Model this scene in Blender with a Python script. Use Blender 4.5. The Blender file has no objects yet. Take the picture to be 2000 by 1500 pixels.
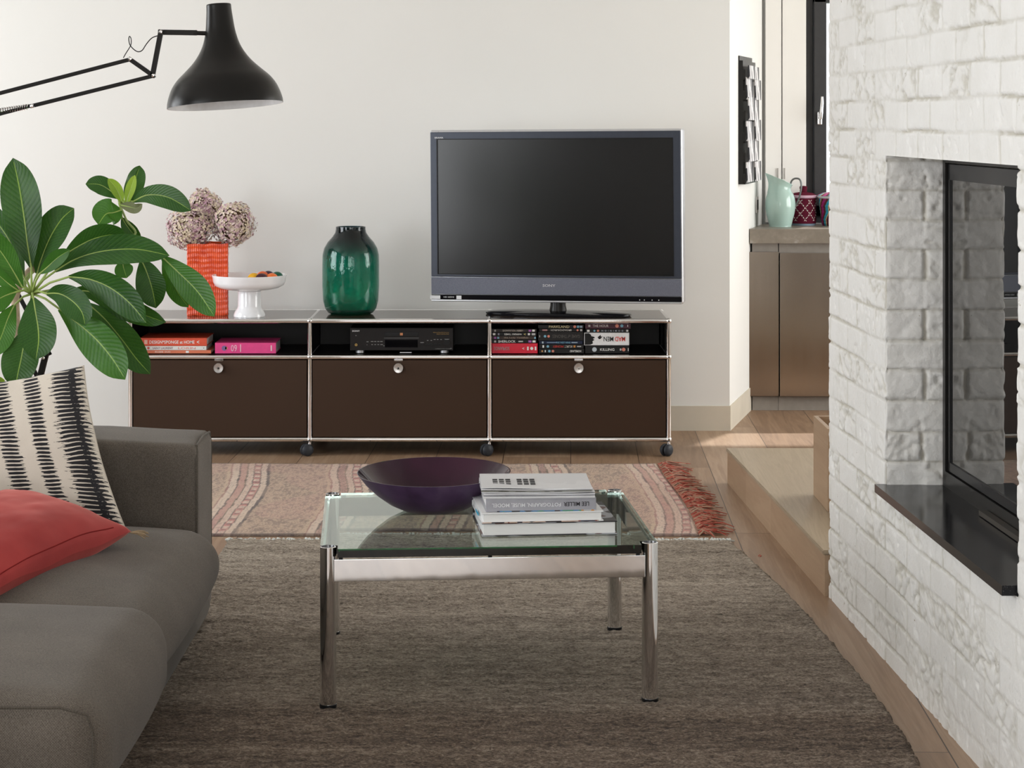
import bpy, bmesh, math, random
import numpy as np
from mathutils import Vector, Matrix, Euler

S = bpy.context.scene
COL = S.collection
PI = math.pi
random.seed(7)

# ------------------------------------------------------------------ camera
FPX, HC, CX, CY = 4000.0, 1.407, 975.0, 232.0
cd = bpy.data.cameras.new('camera'); cam = bpy.data.objects.new('camera', cd); COL.objects.link(cam)
cam.location = (0, 0, HC); cam.rotation_euler = (PI/2, 0, 0)
cd.sensor_width = 36; cd.sensor_fit = 'HORIZONTAL'; cd.lens = 72
cd.shift_x = 0.0125; cd.shift_y = -0.259; cd.clip_start = 0.05
S.camera = cam
S.view_settings.view_transform = 'Standard'; S.view_settings.look = 'None'
S.view_settings.gamma = 1; S.view_settings.use_curve_mapping = False
S.view_settings.exposure = 0.02

# ------------------------------------------------------------------ sky and daylight
w = bpy.data.worlds.new('sky'); S.world = w; w.use_nodes = True
wn = w.node_tree; bg = wn.nodes['Background']
tc = wn.nodes.new('ShaderNodeTexCoord'); sp = wn.nodes.new('ShaderNodeSeparateXYZ')
cr = wn.nodes.new('ShaderNodeValToRGB')
wn.links.new(tc.outputs['Generated'], sp.inputs[0]); ma = wn.nodes.new('ShaderNodeMath'); ma.operation = 'ADD'; ma.inputs[1].default_value = .4
wn.links.new(sp.outputs[2], ma.inputs[0]); wn.links.new(ma.outputs[0], cr.inputs[0])
cr.color_ramp.elements[0].position = 0.08; cr.color_ramp.elements[0].color = (.20, .30, .12, 1)
cr.color_ramp.elements[1].position = 0.30; cr.color_ramp.elements[1].color = (.90, .95, 1.0, 1)
wn.links.new(cr.outputs[0], bg.inputs[0]); bg.inputs[1].default_value = 1.6

def area(name, loc, rot, sx, sy, power, col=(1, 1, 1), spread=180):
    l = bpy.data.lights.new(name, 'AREA'); l.shape = 'RECTANGLE'; l.size = sx; l.size_y = sy
    l.energy = power; l.color = col; l.spread = math.radians(spread)
    o = bpy.data.objects.new(name, l); COL.objects.link(o); o.location = loc; o.rotation_euler = rot
    return o
# daylight entering at each window opening
area('daylight_left', (-4.28, 2.1, 1.35), (0, -PI/2, 0), 2.1, 3.9, 165, (.95, .975, 1))
area('daylight_left_far', (-4.28, 7.4, 1.45), (0, -PI/2, 0), 1.9, 1.8, 78, (.96, .98, 1))
area('daylight_rear', (-.2, -2.18, 1.45), (-PI/2, 0, PI), 2.6, 2.2, 60, (1, .98, .95))
area('daylight_rear_right', (2.4, -2.18, 1.45), (-PI/2, 0, PI), 1.4, 2.2, 20, (1, .98, .95))
area('daylight_kitchen', (4.08, 8.2, 1.5), (0, PI/2, 0), 1.8, 2.6, 95, (1, .98, .94))
sl_ = bpy.data.lights.new('sun', 'SUN'); sl_.energy = 5.0; sl_.angle = math.radians(1.5); sl_.color = (1, .95, .88)
so_ = bpy.data.objects.new('sun', sl_); COL.objects.link(so_); so_.location = (2, 14, 6)
so_.rotation_euler = Vector((-.33, -.60, -.77)).to_track_quat('-Z', 'Y').to_euler()

# ------------------------------------------------------------------ projection helpers (metres from photo measurements)
def P(px, py, Y): return Vector(((px-CX)*Y/FPX, Y, HC-(py-CY)*Y/FPX))
def FL(px, py, z=0.0):
    Y = (HC-z)*FPX/(py-CY); return Vector(((px-CX)*Y/FPX, Y, z))

# ------------------------------------------------------------------ material helpers
class E:
    def __init__(s, nt, k): s.nt, s.k = nt, k
    def _m(s, op, *o):
        n = s.nt.nodes.new('ShaderNodeMath'); n.operation = op
        for i, v in enumerate((s,)+o):
            if isinstance(v, E): s.nt.links.new(v.k, n.inputs[i])
            else: n.inputs[i].default_value = v
        return E(s.nt, n.outputs[0])
    def __add__(s, o): return s._m('ADD', o)
    def __radd__(s, o): return s._m('ADD', o)
    def __sub__(s, o): return s._m('SUBTRACT', o)
    def __mul__(s, o): return s._m('MULTIPLY', o)
    def __rmul__(s, o): return s._m('MULTIPLY', o)
    def sin(s): return s._m('SINE')
    def abs(s): return s._m('ABSOLUTE')
    def frac(s): return s._m('FRACT')
    def floor(s): return s._m('FLOOR')
    def gt(s, o): return s._m('GREATER_THAN', o)
    def lt(s, o): return s._m('LESS_THAN', o)
    def mx(s, o): return s._m('MAXIMUM', o)
    def mn(s, o): return s._m('MINIMUM', o)

class M:
    def __init__(s, name, col=(.8, .8, .8), rough=.5, metal=0., **kw):
        s.m = bpy.data.materials.new(name); s.m.use_nodes = True
        s.nt = s.m.node_tree; s.b = s.nt.nodes['Principled BSDF']
        if max(col) < .25 and metal < .3 and 'IOR' not in kw: s.set('Specular IOR Level', .22 if rough < .6 else .08)
        s.set('Base Color', (*col, 1)); s.set('Roughness', rough); s.set('Metallic', metal)
        for k, v in kw.items(): s.set(k.replace('_', ' '), v)
    def set(s, k, v):
        i = s.b.inputs[k]
        if isinstance(v, E): s.nt.links.new(v.k, i)
        elif hasattr(v, 'is_output'): s.nt.links.new(v, i)
        else: i.default_value = v
    def node(s, t, **kw):
        n = s.nt.nodes.new(t)
        for k, v in kw.items(): setattr(n, k, v)
        return n
    def coord(s, kind='Object'):
        return s.node('ShaderNodeTexCoord').outputs[kind]
    def xyz(s, v=None, kind='Object'):
        n = s.node('ShaderNodeSeparateXYZ'); s.nt.links.new(v or s.coord(kind), n.inputs[0])
        return [E(s.nt, o) for o in n.outputs]
    def comb(s, *a):
        n = s.node('ShaderNodeCombineXYZ')
        for i, v in enumerate(a):
            if isinstance(v, E): s.nt.links.new(v.k, n.inputs[i])
            else: n.inputs[i].default_value = v
        return n.outputs[0]
    def noise(s, scale, vec=None, detail=3., rough=.5, stretch=None, kind='Object', dist=0.):
        n = s.node('ShaderNodeTexNoise'); n.inputs['Scale'].default_value = scale
        n.inputs['Detail'].default_value = detail; n.inputs['Roughness'].default_value = rough
        n.inputs['Distortion'].default_value = dist
        v = vec or s.coord(kind)
        if stretch:
            mp = s.node('ShaderNodeMapping'); mp.inputs['Scale'].default_value = stretch
            s.nt.links.new(v, mp.inputs[0]); v = mp.outputs[0]
        s.nt.links.new(v, n.inputs['Vector'])
        return E(s.nt, n.outputs[0])
    def ramp(s, fac, stops, interp='LINEAR'):
        n = s.node('ShaderNodeValToRGB'); r = n.color_ramp; r.interpolation = interp
        while len(r.elements) < len(stops): r.elements.new(.5)
        for e, (p, c) in zip(r.elements, stops): e.position = p; e.color = (*c, 1)
        s.nt.links.new(fac.k if isinstance(fac, E) else fac, n.inputs[0]); return n.outputs[0]
    def mix(s, fac, a, b):
        n = s.node('ShaderNodeMix', data_type='RGBA')
        for i, v in ((0, fac), (6, a), (7, b)):
            if isinstance(v, E): s.nt.links.new(v.k, n.inputs[i])
            elif hasattr(v, 'is_output'): s.nt.links.new(v, n.inputs[i])
            else: n.inputs[i].default_value = (*v, 1) if isinstance(v, tuple) else v
        return n.outputs[2]
    def bump(s, h, strength=.5, dist=.002):
        n = s.node('ShaderNodeBump'); n.inputs['Strength'].default_value = strength
        n.inputs['Distance'].default_value = dist
        s.nt.links.new(h.k if isinstance(h, E) else h, n.inputs['Height'])
        s.nt.links.new(n.outputs[0], s.b.inputs['Normal'])

def plain(name, col, rough=.5, metal=0., var=.06, vs=40., bump=0., **kw):
    """a material with slight procedural variation in colour and roughness"""
    m = M(name, col, rough, metal, **kw)
    n = m.noise(vs)
    a = tuple(c*(1-var) for c in col); b = tuple(min(1, c*(1+var)) for c in col)
    m.set('Base Color', m.ramp(n, [(.3, a), (.7, b)]))
    m.set('Roughness', n*(rough*.08)+rough*.96)
    if bump: m.bump(n, .4, bump)
    return m.m

def fabric(name, c1, c2, k=1350., sheen=.12, bump=.0006):
    m = M(name, c1, .92, Sheen_Weight=sheen, Sheen_Roughness=.5)
    x, y, z = m.xyz()
    gn_ = m.node('ShaderNodeNewGeometry'); nx, ny, nz = m.xyz(gn_.outputs['Normal'])
    sx, sy, sz = (x*k).sin(), (y*k).sin(), (z*k).sin()
    t = sx*sy*nz*nz+sy*sz*nx*nx+sx*sz*ny*ny
    n = m.noise(350, detail=2); big = m.noise(6)
    f = t*.13+n*.6+big*.25
    m.set('Base Color', m.ramp(f, [(.15, c1), (.75, c2)]))
    m.bump(t*.35+n, .5, bump)
    return m.m

MT = {}
MT['chrome'] = plain('chrome', (.86, .86, .87), .05, 1., .02)
MT['steel'] = plain('satin_steel', (.62, .6, .58), .28, 1., .04)
MT['silver'] = plain('silver_plastic', (.62, .63, .66), .28, .7, .03)
MT['black_metal'] = plain('black_lacquer', (.012, .011, .010), .3, 0, .1)
MT['black'] = plain('black_plastic', (.010, .010, .011), .3, 0, .1)
MT['rubber'] = plain('grey_rubber', (.03, .033, .04), .42, 0, .1)
MT['dark_metal'] = plain('dark_sheet_metal', (.012, .010, .009), .4, 0, .1)
MT['brown'] = plain('brown_lacquered_metal', (.042, .021, .011), .5, 0, .03, 3)
MT['top_panel'] = plain('glossy_top_lacquer', (.05, .035, .025), .05, 0, .03, 3, IOR=3.2)
MT['white_ceramic'] = plain('white_ceramic', (.86, .87, .90), .12, 0, .01, Coat_Weight=.4)
MT['white_paint'] = plain('white_gloss_paint', (.80, .785, .76), .45, 0, .02, 3)
MT['paper'] = None
m = M('book_pages', (.85, .84, .82), .8); x, y, z = m.xyz(); n = (z*4500.).sin()
m.set('Base Color', m.ramp(n*.5+.5, [(0, (.72, .71, .70)), (1, (.9, .9, .89))])); MT['paper'] = m.m

def wall_mat(name, col):
    m = M(name, col, .85)
    n = m.noise(1.3, detail=5); f = m.noise(60)
    m.set('Base Color', m.ramp(n, [(.3, tuple(c*.975 for c in col)), (.7, col)]))
    m.bump(f, .15, .001); return m.m
MT['wall'] = wall_mat('painted_plaster', (.785, .785, .765))
MT['wall_dark'] = wall_mat('taupe_plaster', (.17, .15, .125))
MT['ceiling'] = wall_mat('ceiling_paint', (.85, .84, .82))

# oak planks, running along y
def wood(name, c1, c2, c3, width=.28, rot=2., groove=True, scale=1., rough=.42):
    m = M(name, c1, rough)
    mp = m.node('ShaderNodeMapping'); mp.inputs['Rotation'].default_value = (0, 0, math.radians(rot))
    m.nt.links.new(m.coord(), mp.inputs[0]); v = mp.outputs[0]
    x, y, z = m.xyz(v)
    pl = (x*(1/width)).floor()
    yy = y+pl*3.71
    seg = (yy*(1/2.4)).floor()
    pv = m.comb(x*1.0, yy*.055, z*1.0+pl*2.3+seg*5.1)
    g = m.noise(9*scale, pv, 4, .6, dist=2.2)
    fine = m.noise(60*scale, pv, 3, .6)
    wn = m.node('ShaderNodeTexWhiteNoise', noise_dimensions='2D')
    m.nt.links.new(m.comb(pl, seg, 0.), wn.inputs['Vector'])
    rnd = E(m.nt, wn.outputs['Value'])
    rings = ((g*34.).sin()*.5+.5)
    f = g*.35+rings*.10+fine*.30+rnd*.26-.0
    c = m.ramp(f, [(.22, c3), (.5, c1), (.82, c2)])
    if groove:
        ed = ((x*(1/width)).frac()-.5).abs().gt(.4945)
        e2 = ((yy*(1/2.4)).frac()-.5).abs().gt(.4993)
        e = ed.mx(e2); c = m.mix(e, c, (.05, .03, .02))
        m.bump(fine*.3+rings*.15-e, .3, .002)
    else: m.bump(fine*.5+rings*.3, .25, .001)
    m.set('Base Color', c); return m.m
MT['floor'] = wood('oak_floor', (.29, .185, .115), (.43, .305, .21), (.17, .10, .058))
MT['hearth_oak'] = wood('pale_oak_board', (.34, .265, .18), (.43, .345, .245), (.25, .185, .12), groove=False, rot=2.6, scale=1.5)
MT['hearth_side'] = wood('oak_riser', (.38, .26, .165), (.46, .33, .22), (.30, .19, .115), groove=False, rot=2.6, scale=.7)

# ------------------------------------------------------------------ mesh helpers
class MB:
    def __init__(s): s.v = []; s.f = []; s.mi = []; s.wn = False
    def add(s, V, F, mi=0, X=None):
        o = len(s.v)
        for p in V:
            p = Vector(p); s.v.append(X @ p if X is not None else p)
        for f in F: s.f.append([i+o for i in f]); s.mi.append(mi)
        return s
    def bm(s, bm, mi=0, X=None):
        bm.verts.ensure_lookup_table()
        s.add([v.co.copy() for v in bm.verts], [[v.index for v in f.verts] for f in bm.faces], mi, X); bm.free(); return s
    def box(s, x0, x1, y0, y1, z0, z1, bev=0., seg=2, mi=0, X=None):
        b = bmesh.new(); bmesh.ops.create_cube(b, size=1)
        for v in b.verts: v.co = Vector(((x0+x1)/2+v.co.x*(x1-x0), (y0+y1)/2+v.co.y*(y1-y0), (z0+z1)/2+v.co.z*(z1-z0)))
        if bev: s.wn = True; bmesh.ops.bevel(b, geom=b.edges[:], offset=bev, segments=seg, affect='EDGES', profile=.5)
        b.verts.index_update(); return s.bm(b, mi, X)
    def ring(s, c, r, ax, n):
        ax = Vector(ax).normalized(); u = ax.orthogonal().normalized(); w_ = ax.cross(u)
        return [Vector(c)+u*(r*math.cos(2*PI*i/n))+w_*(r*math.sin(2*PI*i/n)) for i in range(n)]
    def cyl(s, a, b, r, r2=None, n=24, mi=0, X=None):
        a, b = Vector(a), Vector(b); r2 = r if r2 is None else r2
        V = s.ring(a, r, b-a, n)+s.ring(b, r2, b-a, n)
        F = [[i, (i+1) % n, n+(i+1) % n, n+i] for i in range(n)]+[list(range(n))[::-1], list(range(n, 2*n))]
        return s.add(V, F, mi, X)
    def tube(s, pts, r, n=8, mi=0, X=None, cap=True):
        pts = [Vector(p) for p in pts]; V = []; F = []; u = None
        for k, p in enumerate(pts):
            d = (pts[min(k+1, len(pts)-1)]-pts[max(k-1, 0)]).normalized()
            if u is None: u = d.orthogonal().normalized()
            else: u = (u-d*u.dot(d)).normalized()
            w_ = d.cross(u); rr = r[k] if isinstance(r, (list, tuple)) else r
            V += [p+u*(rr*math.cos(2*PI*i/n))+w_*(rr*math.sin(2*PI*i/n)) for i in range(n)]
        for k in range(len(pts)-1):
            F += [[k*n+i, k*n+(i+1) % n, (k+1)*n+(i+1) % n, (k+1)*n+i] for i in range(n)]
        if cap: F += [list(range(n))[::-1], list(range((len(pts)-1)*n, len(pts)*n))]
        return s.add(V, F, mi, X)
    def lathe(s, prof, n=48, mi=0, X=None, capb=False, capt=False):
        V = []; F = []
        for r, z in prof: V += [(r*math.cos(2*PI*i/n), r*math.sin(2*PI*i/n), z) for i in range(n)]
        for k in range(len(prof)-1):
            F += [[k*n+i, k*n+(i+1) % n, (k+1)*n+(i+1) % n, (k+1)*n+i] for i in range(n)]
        if capb: F.append(list(range(n))[::-1])
        if capt: F.append(list(range((len(prof)-1)*n, len(prof)*n)))
        return s.add(V, F, mi, X)
    def sph(s, c, r, sc=(1, 1, 1), n=16, mi=0, X=None):
        b = bmesh.new(); bmesh.ops.create_uvsphere(b, u_segments=n, v_segments=max(6, n//2+2), radius=r)
        for v in b.verts: v.co = Vector((v.co.x*sc[0]+c[0], v.co.y*sc[1]+c[1], v.co.z*sc[2]+c[2]))
        b.verts.index_update(); return s.bm(b, mi, X)
    def grid(s, fn, nu, nv, mi=0, X=None, flip=False):
        V = [fn(i/nu, j/nv) for j in range(nv+1) for i in range(nu+1)]
        F = []
        for j in range(nv):
            for i in range(nu):
                a = j*(nu+1)+i; q = [a, a+1, a+nu+2, a+nu+1]; F.append(q[::-1] if flip else q)
        return s.add(V, F, mi, X)
    def extrude(s, poly, z0, z1, mi=0, X=None):
        n = len(poly); V = [(x, y, z0) for x, y in poly]+[(x, y, z1) for x, y in poly]
        F = [[i, (i+1) % n, n+(i+1) % n, n+i] for i in range(n)]+[list(range(n))[::-1], list(range(n, 2*n))]
        return s.add(V, F, mi, X)
    def rbox(s, x0, x1, y0, y1, z0, z1, r, n=14, fn=None, mi=0, X=None):
        """soft upholstery block; fn(p, u, v, w) may push points"""
        c = Vector(((x0+x1)/2, (y0+y1)/2, (z0+z1)/2)); h = Vector(((x1-x0)/2, (y1-y0)/2, (z1-z0)/2))
        b = bmesh.new(); bmesh.ops.create_cube(b, size=2); bmesh.ops.subdivide_edges(b, edges=b.edges[:], cuts=n, use_grid_fill=True)
        for v in b.verts:
            q = v.co
            # densify towards the edges
            t = Vector([math.copysign(1-(1-abs(k))**1.6, k) if abs(k) < 1 else k for k in q])
            p = Vector((t.x*h.x, t.y*h.y, t.z*h.z))
            inn = Vector([max(-hh+r, min(hh-r, pp)) for pp, hh in zip(p, h)])
            d = p-inn
            if d.length > 1e-9: p = inn+d.normalized()*r
            w_ = p+c
            if fn: w_ = fn(w_, p.x/h.x, p.y/h.y, p.z/h.z)
            v.co = w_
        b.verts.index_update(); return s.bm(b, mi, X)

def tag(o, label=None, cat=None, group=None, kind=None):
    if label: o['label'] = label
    if cat: o['category'] = cat
    if group: o['group'] = group
    if kind: o['kind'] = kind
    return o
def obj(name, mb, mats, parent=None, loc=None, rot=None, ang=38, merge=False, uv=None, **kw):
    me = bpy.data.meshes.new(name)
    me.from_pydata([tuple(v) for v in mb.v], [], mb.f)
    if not isinstance(mats, (list, tuple)): mats = [mats]
    for m_ in mats: me.materials.append(m_)
    me.polygons.foreach_set('material_index', mb.mi)
    if merge:
        b = bmesh.new(); b.from_mesh(me); bmesh.ops.remove_doubles(b, verts=b.verts, dist=1e-5)
        bmesh.ops.recalc_face_normals(b, faces=b.faces); b.to_mesh(me); b.free()
    me.polygons.foreach_set('use_smooth', [True]*len(me.polygons))
    me.set_sharp_from_angle(angle=math.radians(ang)); me.update()
    if uv is not None:
        l = me.uv_layers.new(name='UVMap')
        for lp in me.loops: l.data[lp.index].uv = uv[lp.vertex_index]
    o = bpy.data.objects.new(name, me); COL.objects.link(o)
    if mb.wn: wm = o.modifiers.new('normals', 'WEIGHTED_NORMAL'); wm.keep_sharp = True; wm.weight = 100
    if parent: o.parent = parent
    if loc is not None: o.location = loc
    if rot is not None: o.rotation_euler = rot
    return tag(o, **kw)
def root(name, loc=(0, 0, 0), rotz=0., label=None, cat=None, group=None):
    o = bpy.data.objects.new(name, None); COL.objects.link(o); o.empty_display_size = .05
    o.location = loc; o.rotation_euler = (0, 0, rotz)
    return tag(o, label, cat, group)
def text(name, s_, parent, mat, w_, h_, X, bold=0.):
    """lettering fitted to a w_ x h_ box centred at the origin of X (x right, y up)"""
    cu = bpy.data.curves.new(name, 'FONT'); cu.body = s_; cu.align_x = 'CENTER'; cu.size = 1
    cu.offset = bold; cu.resolution_u = 2
    t = bpy.data.objects.new(name, cu); COL.objects.link(t); dg = bpy.context.evaluated_depsgraph_get()
    me = bpy.data.meshes.new_from_object(t.evaluated_get(dg)); COL.objects.unlink(t); bpy.data.objects.remove(t)
    co = np.array([v.co for v in me.vertices])
    lo, hi = co.min(0), co.max(0); c = (lo+hi)/2; sz = hi-lo
    for v in me.vertices: v.co = X @ Vector(((v.co.x-c[0])*w_/sz[0], (v.co.y-c[1])*h_/sz[1], 0))
    me.name = name; me.materials.clear(); me.materials.append(mat)
    o = bpy.data.objects.new(name, me); COL.objects.link(o); o.parent = parent; return o
def face(x, y, z, flip=False):
    """frame for lettering on a face looking towards -y"""
    X = Matrix.Translation((x, y, z)) @ Matrix.Rotation(PI/2, 4, 'X')
    return X @ Matrix.Rotation(PI, 4, 'Z') if flip else X

# numpy value noise
_rt = np.random.RandomState(3).rand(65536)
def _h(i, j, k): return _rt[(i*73856093 ^ j*19349663 ^ k*83492791) & 65535]
def vnoise(x, y, k=0):
    x = np.asarray(x, float); y = np.asarray(y, float)
    xi = np.floor(x).astype(np.int64); yi = np.floor(y).astype(np.int64); fx = x-xi; fy = y-yi
    fx = fx*fx*(3-2*fx); fy = fy*fy*(3-2*fy)
    return (_h(xi, yi, k)*(1-fx)+_h(xi+1, yi, k)*fx)*(1-fy)+(_h(xi, yi+1, k)*(1-fx)+_h(xi+1, yi+1, k)*fx)*fy
def fbm(x, y, k=0, o=4):
    a = 0; s = .5
    for i in range(o): a = a+s*vnoise(x*2**i, y*2**i, k+i); s *= .5
    return a/(1-.5**o)
def sstep(a, b, x): t = np.clip((x-a)/(b-a), 0, 1); return t*t*(3-2*t)

# ================================================================== SETTING
ZC = 2.75
def slab(name, x0, x1, y0, y1, z0, z1, mat, **kw):
    return obj(name, MB().box(x0, x1, y0, y1, z0, z1), mat, kind='structure', **kw)
slab('floor', -4.5, 4.3, -2.4, 10.7, -.1, 0, MT['floor'])
slab('ceiling', -4.5, 4.3, -2.4, 10.7, ZC, ZC+.1, MT['ceiling'])
YB = 9.241; XB = 1.040; XE, YE = 1.331, 10.34
# back wall with its angled return to the kitchen
poly = [(-4.3, YB), (XB, YB), (XE, YE), (XE, YE+.25), (-4.3, YE+.25)]
obj('wall_back', MB().extrude(poly, 0, ZC), MT['wall'], kind='structure')
# painted plinth band of the back wall
m = plain('painted_cement_band', (.60, .55, .46), .7, 0, .05, 6)
d = Vector((XE-XB, YE-YB)).normalized(); nrm = Vector((d.y, -d.x))*.006
pl = [(-1.0, YB-.006), (XB+.003, YB-.006), (XE+nrm.x, YE+nrm.y), (XE, YE), (XB, YB), (-1.0, YB)]
obj('baseboard_back', MB().extrude(pl, 0, .112), m, kind='structure')

def wall_holes(name, axis, c0, c1, a0, a1, holes, mat):
    """wall slab between c0..c1 on its thin axis, from a0..a1, with holes (b0,b1,z0,z1)"""
    mb = MB(); holes = sorted(holes); cur = a0
    def bx(b0, b1, z0, z1):
        if b1-b0 < 1e-4 or z1-z0 < 1e-4: return
        if axis == 'x': mb.box(c0, c1, b0, b1, z0, z1)
        else: mb.box(b0, b1, c0, c1, z0, z1)
    for b0, b1, z0, z1 in holes:
        bx(cur, b0, 0, ZC); bx(b0, b1, 0, z0); bx(b0, b1, z1, ZC); cur = b1
    bx(cur, a1, 0, ZC); return obj(name, mb, mat, kind='structure')
wall_holes('wall_left', 'x', -4.5, -4.3, -2.4, 10.7, [(.1, 4.1, .3, 2.4), (6.5, 8.3, .5, 2.4)], MT['wall_dark'])
wall_holes('wall_rear', 'y', -2.4, -2.2, -4.3, 4.1, [(-1.5, 1.1, .35, 2.55), (1.7, 3.1, .35, 2.55)], MT['wall_dark'])
wall_holes('wall_kitchen_right', 'x', 4.1, 4.3, -2.4, 10.7, [(6.9, 9.5, .6, 2.4)], MT['wall'])
WX0 = 1.545
wall_holes('wall_kitchen_back', 'y', YE, YE+.08, XE, 4.1, [(WX0, 2.75, .885, 2.06)], MT['wall'])
# unseen windows: frames
dark = plain('dark_window_frame', (.045, .045, .047), .4, 0, .05)
def win(n, axis, c, b0, b1, z0, z1, nm):
    mb = MB(); t = .06
    xs = [b0+(b1-b0)*i/nm for i in range(nm+1)]
    def bx(a, b, p, q):
        if axis == 'x': mb.box(c-.03, c+.03, a, b, p, q)
        else: mb.box(a, b, c-.03, c+.03, p, q)
    for i, x_ in enumerate(xs):
        a = x_ if i == 0 else x_-t/2 if i < nm else x_-t
        bx(a, a+t, z0, z1)
    bx(b0, b1, z0, z0+t); bx(b0, b1, z1-t, z1)
    return obj('window_%d' % n, mb, dark, kind='structure')
win(2, 'x', -4.40, .1, 4.1, .3, 2.4, 3); win(3, 'x', -4.40, 6.5, 8.3, .5, 2.4, 2)
win(4, 'y', -2.3, -1.5, 1.1, .35, 2.55, 2); win(5, 'y', -2.3, 1.7, 3.1, .35, 2.55, 1); win(6, 'x', 4.2, 6.9, 9.5, .6, 2.4, 2)

# kitchen window, in view
wr = root('window_1', (0, 0, 0)); wr['kind'] = 'structure'
sY = FPX/YE
def wx(px): return (px-CX)/sY
mb = MB(); z0, z1 = .885, 2.06
mb.box(WX0, wx(1586), YE-.03, YE+.05, z0, z1, .003); mb.box(WX0, 2.75, YE-.03, YE+.05, z1-.03, z1, .003)
mb.box(WX0, 2.75, YE-.03, YE+.05, z0, z0+.03, .003); mb.box(2.72, 2.75, YE-.03, YE+.05, z0, z1, .003)
obj('window_frame', mb, dark, wr)
mb = MB(); a, b = wx(1587), wx(1611)
mb.box(a, b, YE-.055, YE+.02, z0+.03, z1-.03, .004); mb.box(a, 2.7, YE-.055, YE+.02, 1.99, z1-.03, .004)
mb.box(a, 2.7, YE-.055, YE+.02, z0+.03, z0+.09, .004); mb.box(2.64, 2.7, YE-.055, YE+.02, z0+.03, z1-.03, .004)
obj('window_sash', mb, dark, wr)
gl = M('window_glass', (1, 1, 1), .02); gn = gl.noise(5); gl.set('Roughness', gn*.01)
gt_ = gl.node('ShaderNodeBsdfTransparent'); gs_ = gl.node('ShaderNodeMixShader'); gs_.inputs[0].default_value = .06
gg_ = gl.node('ShaderNodeBsdfGlossy'); gg_.inputs['Roughness'].default_value = .01
gl.nt.links.new(gt_.outputs[0], gs_.inputs[1]); gl.nt.links.new(gg_.outputs[0], gs_.inputs[2]); gl.nt.links.new(gs_.outputs[0], gl.nt.nodes['Material Output'].inputs[0])
obj('window_pane', MB().box(b, 2.64, YE-.02, YE-.012, z0+.09, 1.99), gl.m, wr)
# chrome handle
mb = MB(); hx = wx(1597); hz = HC-(232-CY)/sY
mb.box(hx-.012, hx+.012, YE-.066, YE-.055, hz-.03, hz+.035, .004)
mb.cyl((hx, YE-.066, hz+.005), (hx, YE-.1, hz+.005), .008)
mb.tube([(hx, YE-.1, hz), (hx+.002, YE-.105, hz+.03), (hx+.006, YE-.105, hz+.08), (hx+.007, YE-.1, hz+.11)], [.008, .009, .008, .006], 10)
obj('window_handle', mb, MT['chrome'], wr)

# folding white panels left of the kitchen window
sr = root('shutter_panel', (XE+.02, YE-.03, .885), 0, 'tall white folding shutter pair between angled wall and dark window', 'shutter')
mb = MB(); xa, xb, xc = wx(1493)-XE-.02, wx(1525)-XE-.02, wx(1572)-XE-.02
obj('shutter_leaf', MB().box(xa, xb-.002, -.012, .012, .0, 1.75, .003), MT['white_paint'], sr)
obj('shutter_leaf', MB().box(xb+.002, xc, -.016, .010, .0, 1.75, .003), MT['white_paint'], sr)
for px in (1517, 1530):
    hx_ = wx(px)-XE-.02
    obj('hinge', MB().box(hx_-.003, hx_+.004, -.020, -.012, .22, .275, .001), MT['steel'], sr)

# ------------------------------------------------------------------ brick chimney wall
CH, LB = .078, .228
def wX(Y): return 1.2399-.045*Y
Y1, Y2, Y3, YN = 5.316, 6.026, 4.168, 3.2
XR = .158                                    # depth of the recess
def brick_disp(u, z, front=True, hd=None):
    r = (z-.05)/CH; wob = (vnoise(u*7, z*7, 50)-.5)*.012
    r = r+wob/CH*.6; row = np.floor(r); fz = r-row
    off = np.where(row % 2 == 1, 0., LB*.5)
    if hd is None:
        q = (u-Y1+off+wob)/LB; b = np.floor(q); fq = q-b; du = np.minimum(fq, 1-fq)*LB
    else:
        du = np.where(row % 2 == 0, np.abs(hd-.103+wob), 1.); b = np.where(hd > .103, 5., 9.)
    dz = np.minimum(fz, 1-fz)*CH
    e = (vnoise(u*60, z*60, 60)-.5)*.005
    jh = 1-sstep(.0012, .0058, dz+e*.7); jw = (1-sstep(.0015, .0085, du+e*.7))*.9
    jn = np.maximum(jh, jw)
    br = _h(row.astype(np.int64), b.astype(np.int64), 9)
    br2 = _h(row.astype(np.int64), b.astype(np.int64), 11)
    # dragged clay folds on some bricks
    ux = u*14+br*17+z*18*(br2-.5); zz = z*26
    rid = 1-np.abs(2*fbm(ux*1.3+zz*.35+1.5*vnoise(u*9, z*9, 33), zz-ux*.5, 21, 3)-1); rid = np.clip(rid, 0, 1)**9
    fold = -rid*.009*sstep(.45, .95, br)
    pit = -.004*sstep(.74, .82, vnoise(u*45, z*45, 71))*sstep(.3, .8, br2)
    rough = (fbm(u*35, z*35, 5, 4)-.5)*.0055
    k = 1. if front else 1.9
    jv = (.35+.65*sstep(.30, .6, vnoise(u*5, z*5, 91))) if front else 1.
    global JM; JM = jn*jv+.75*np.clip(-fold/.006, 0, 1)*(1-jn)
    if not front:
        wav = (fbm(u*26, z*34, 81, 4)-.5)*.006
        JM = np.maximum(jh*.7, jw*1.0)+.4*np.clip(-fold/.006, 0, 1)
        return (br-.5)*.004-jh*.0055-jw*.010+(fold+pit)*.9*(1-jn)+wav*(1-jn*.6)+rough*1.1
    return (br-.5)*.003-jn*.0055*jv+(fold+pit)*(1-jn)*.8+rough*.42
BJ = []
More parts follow.
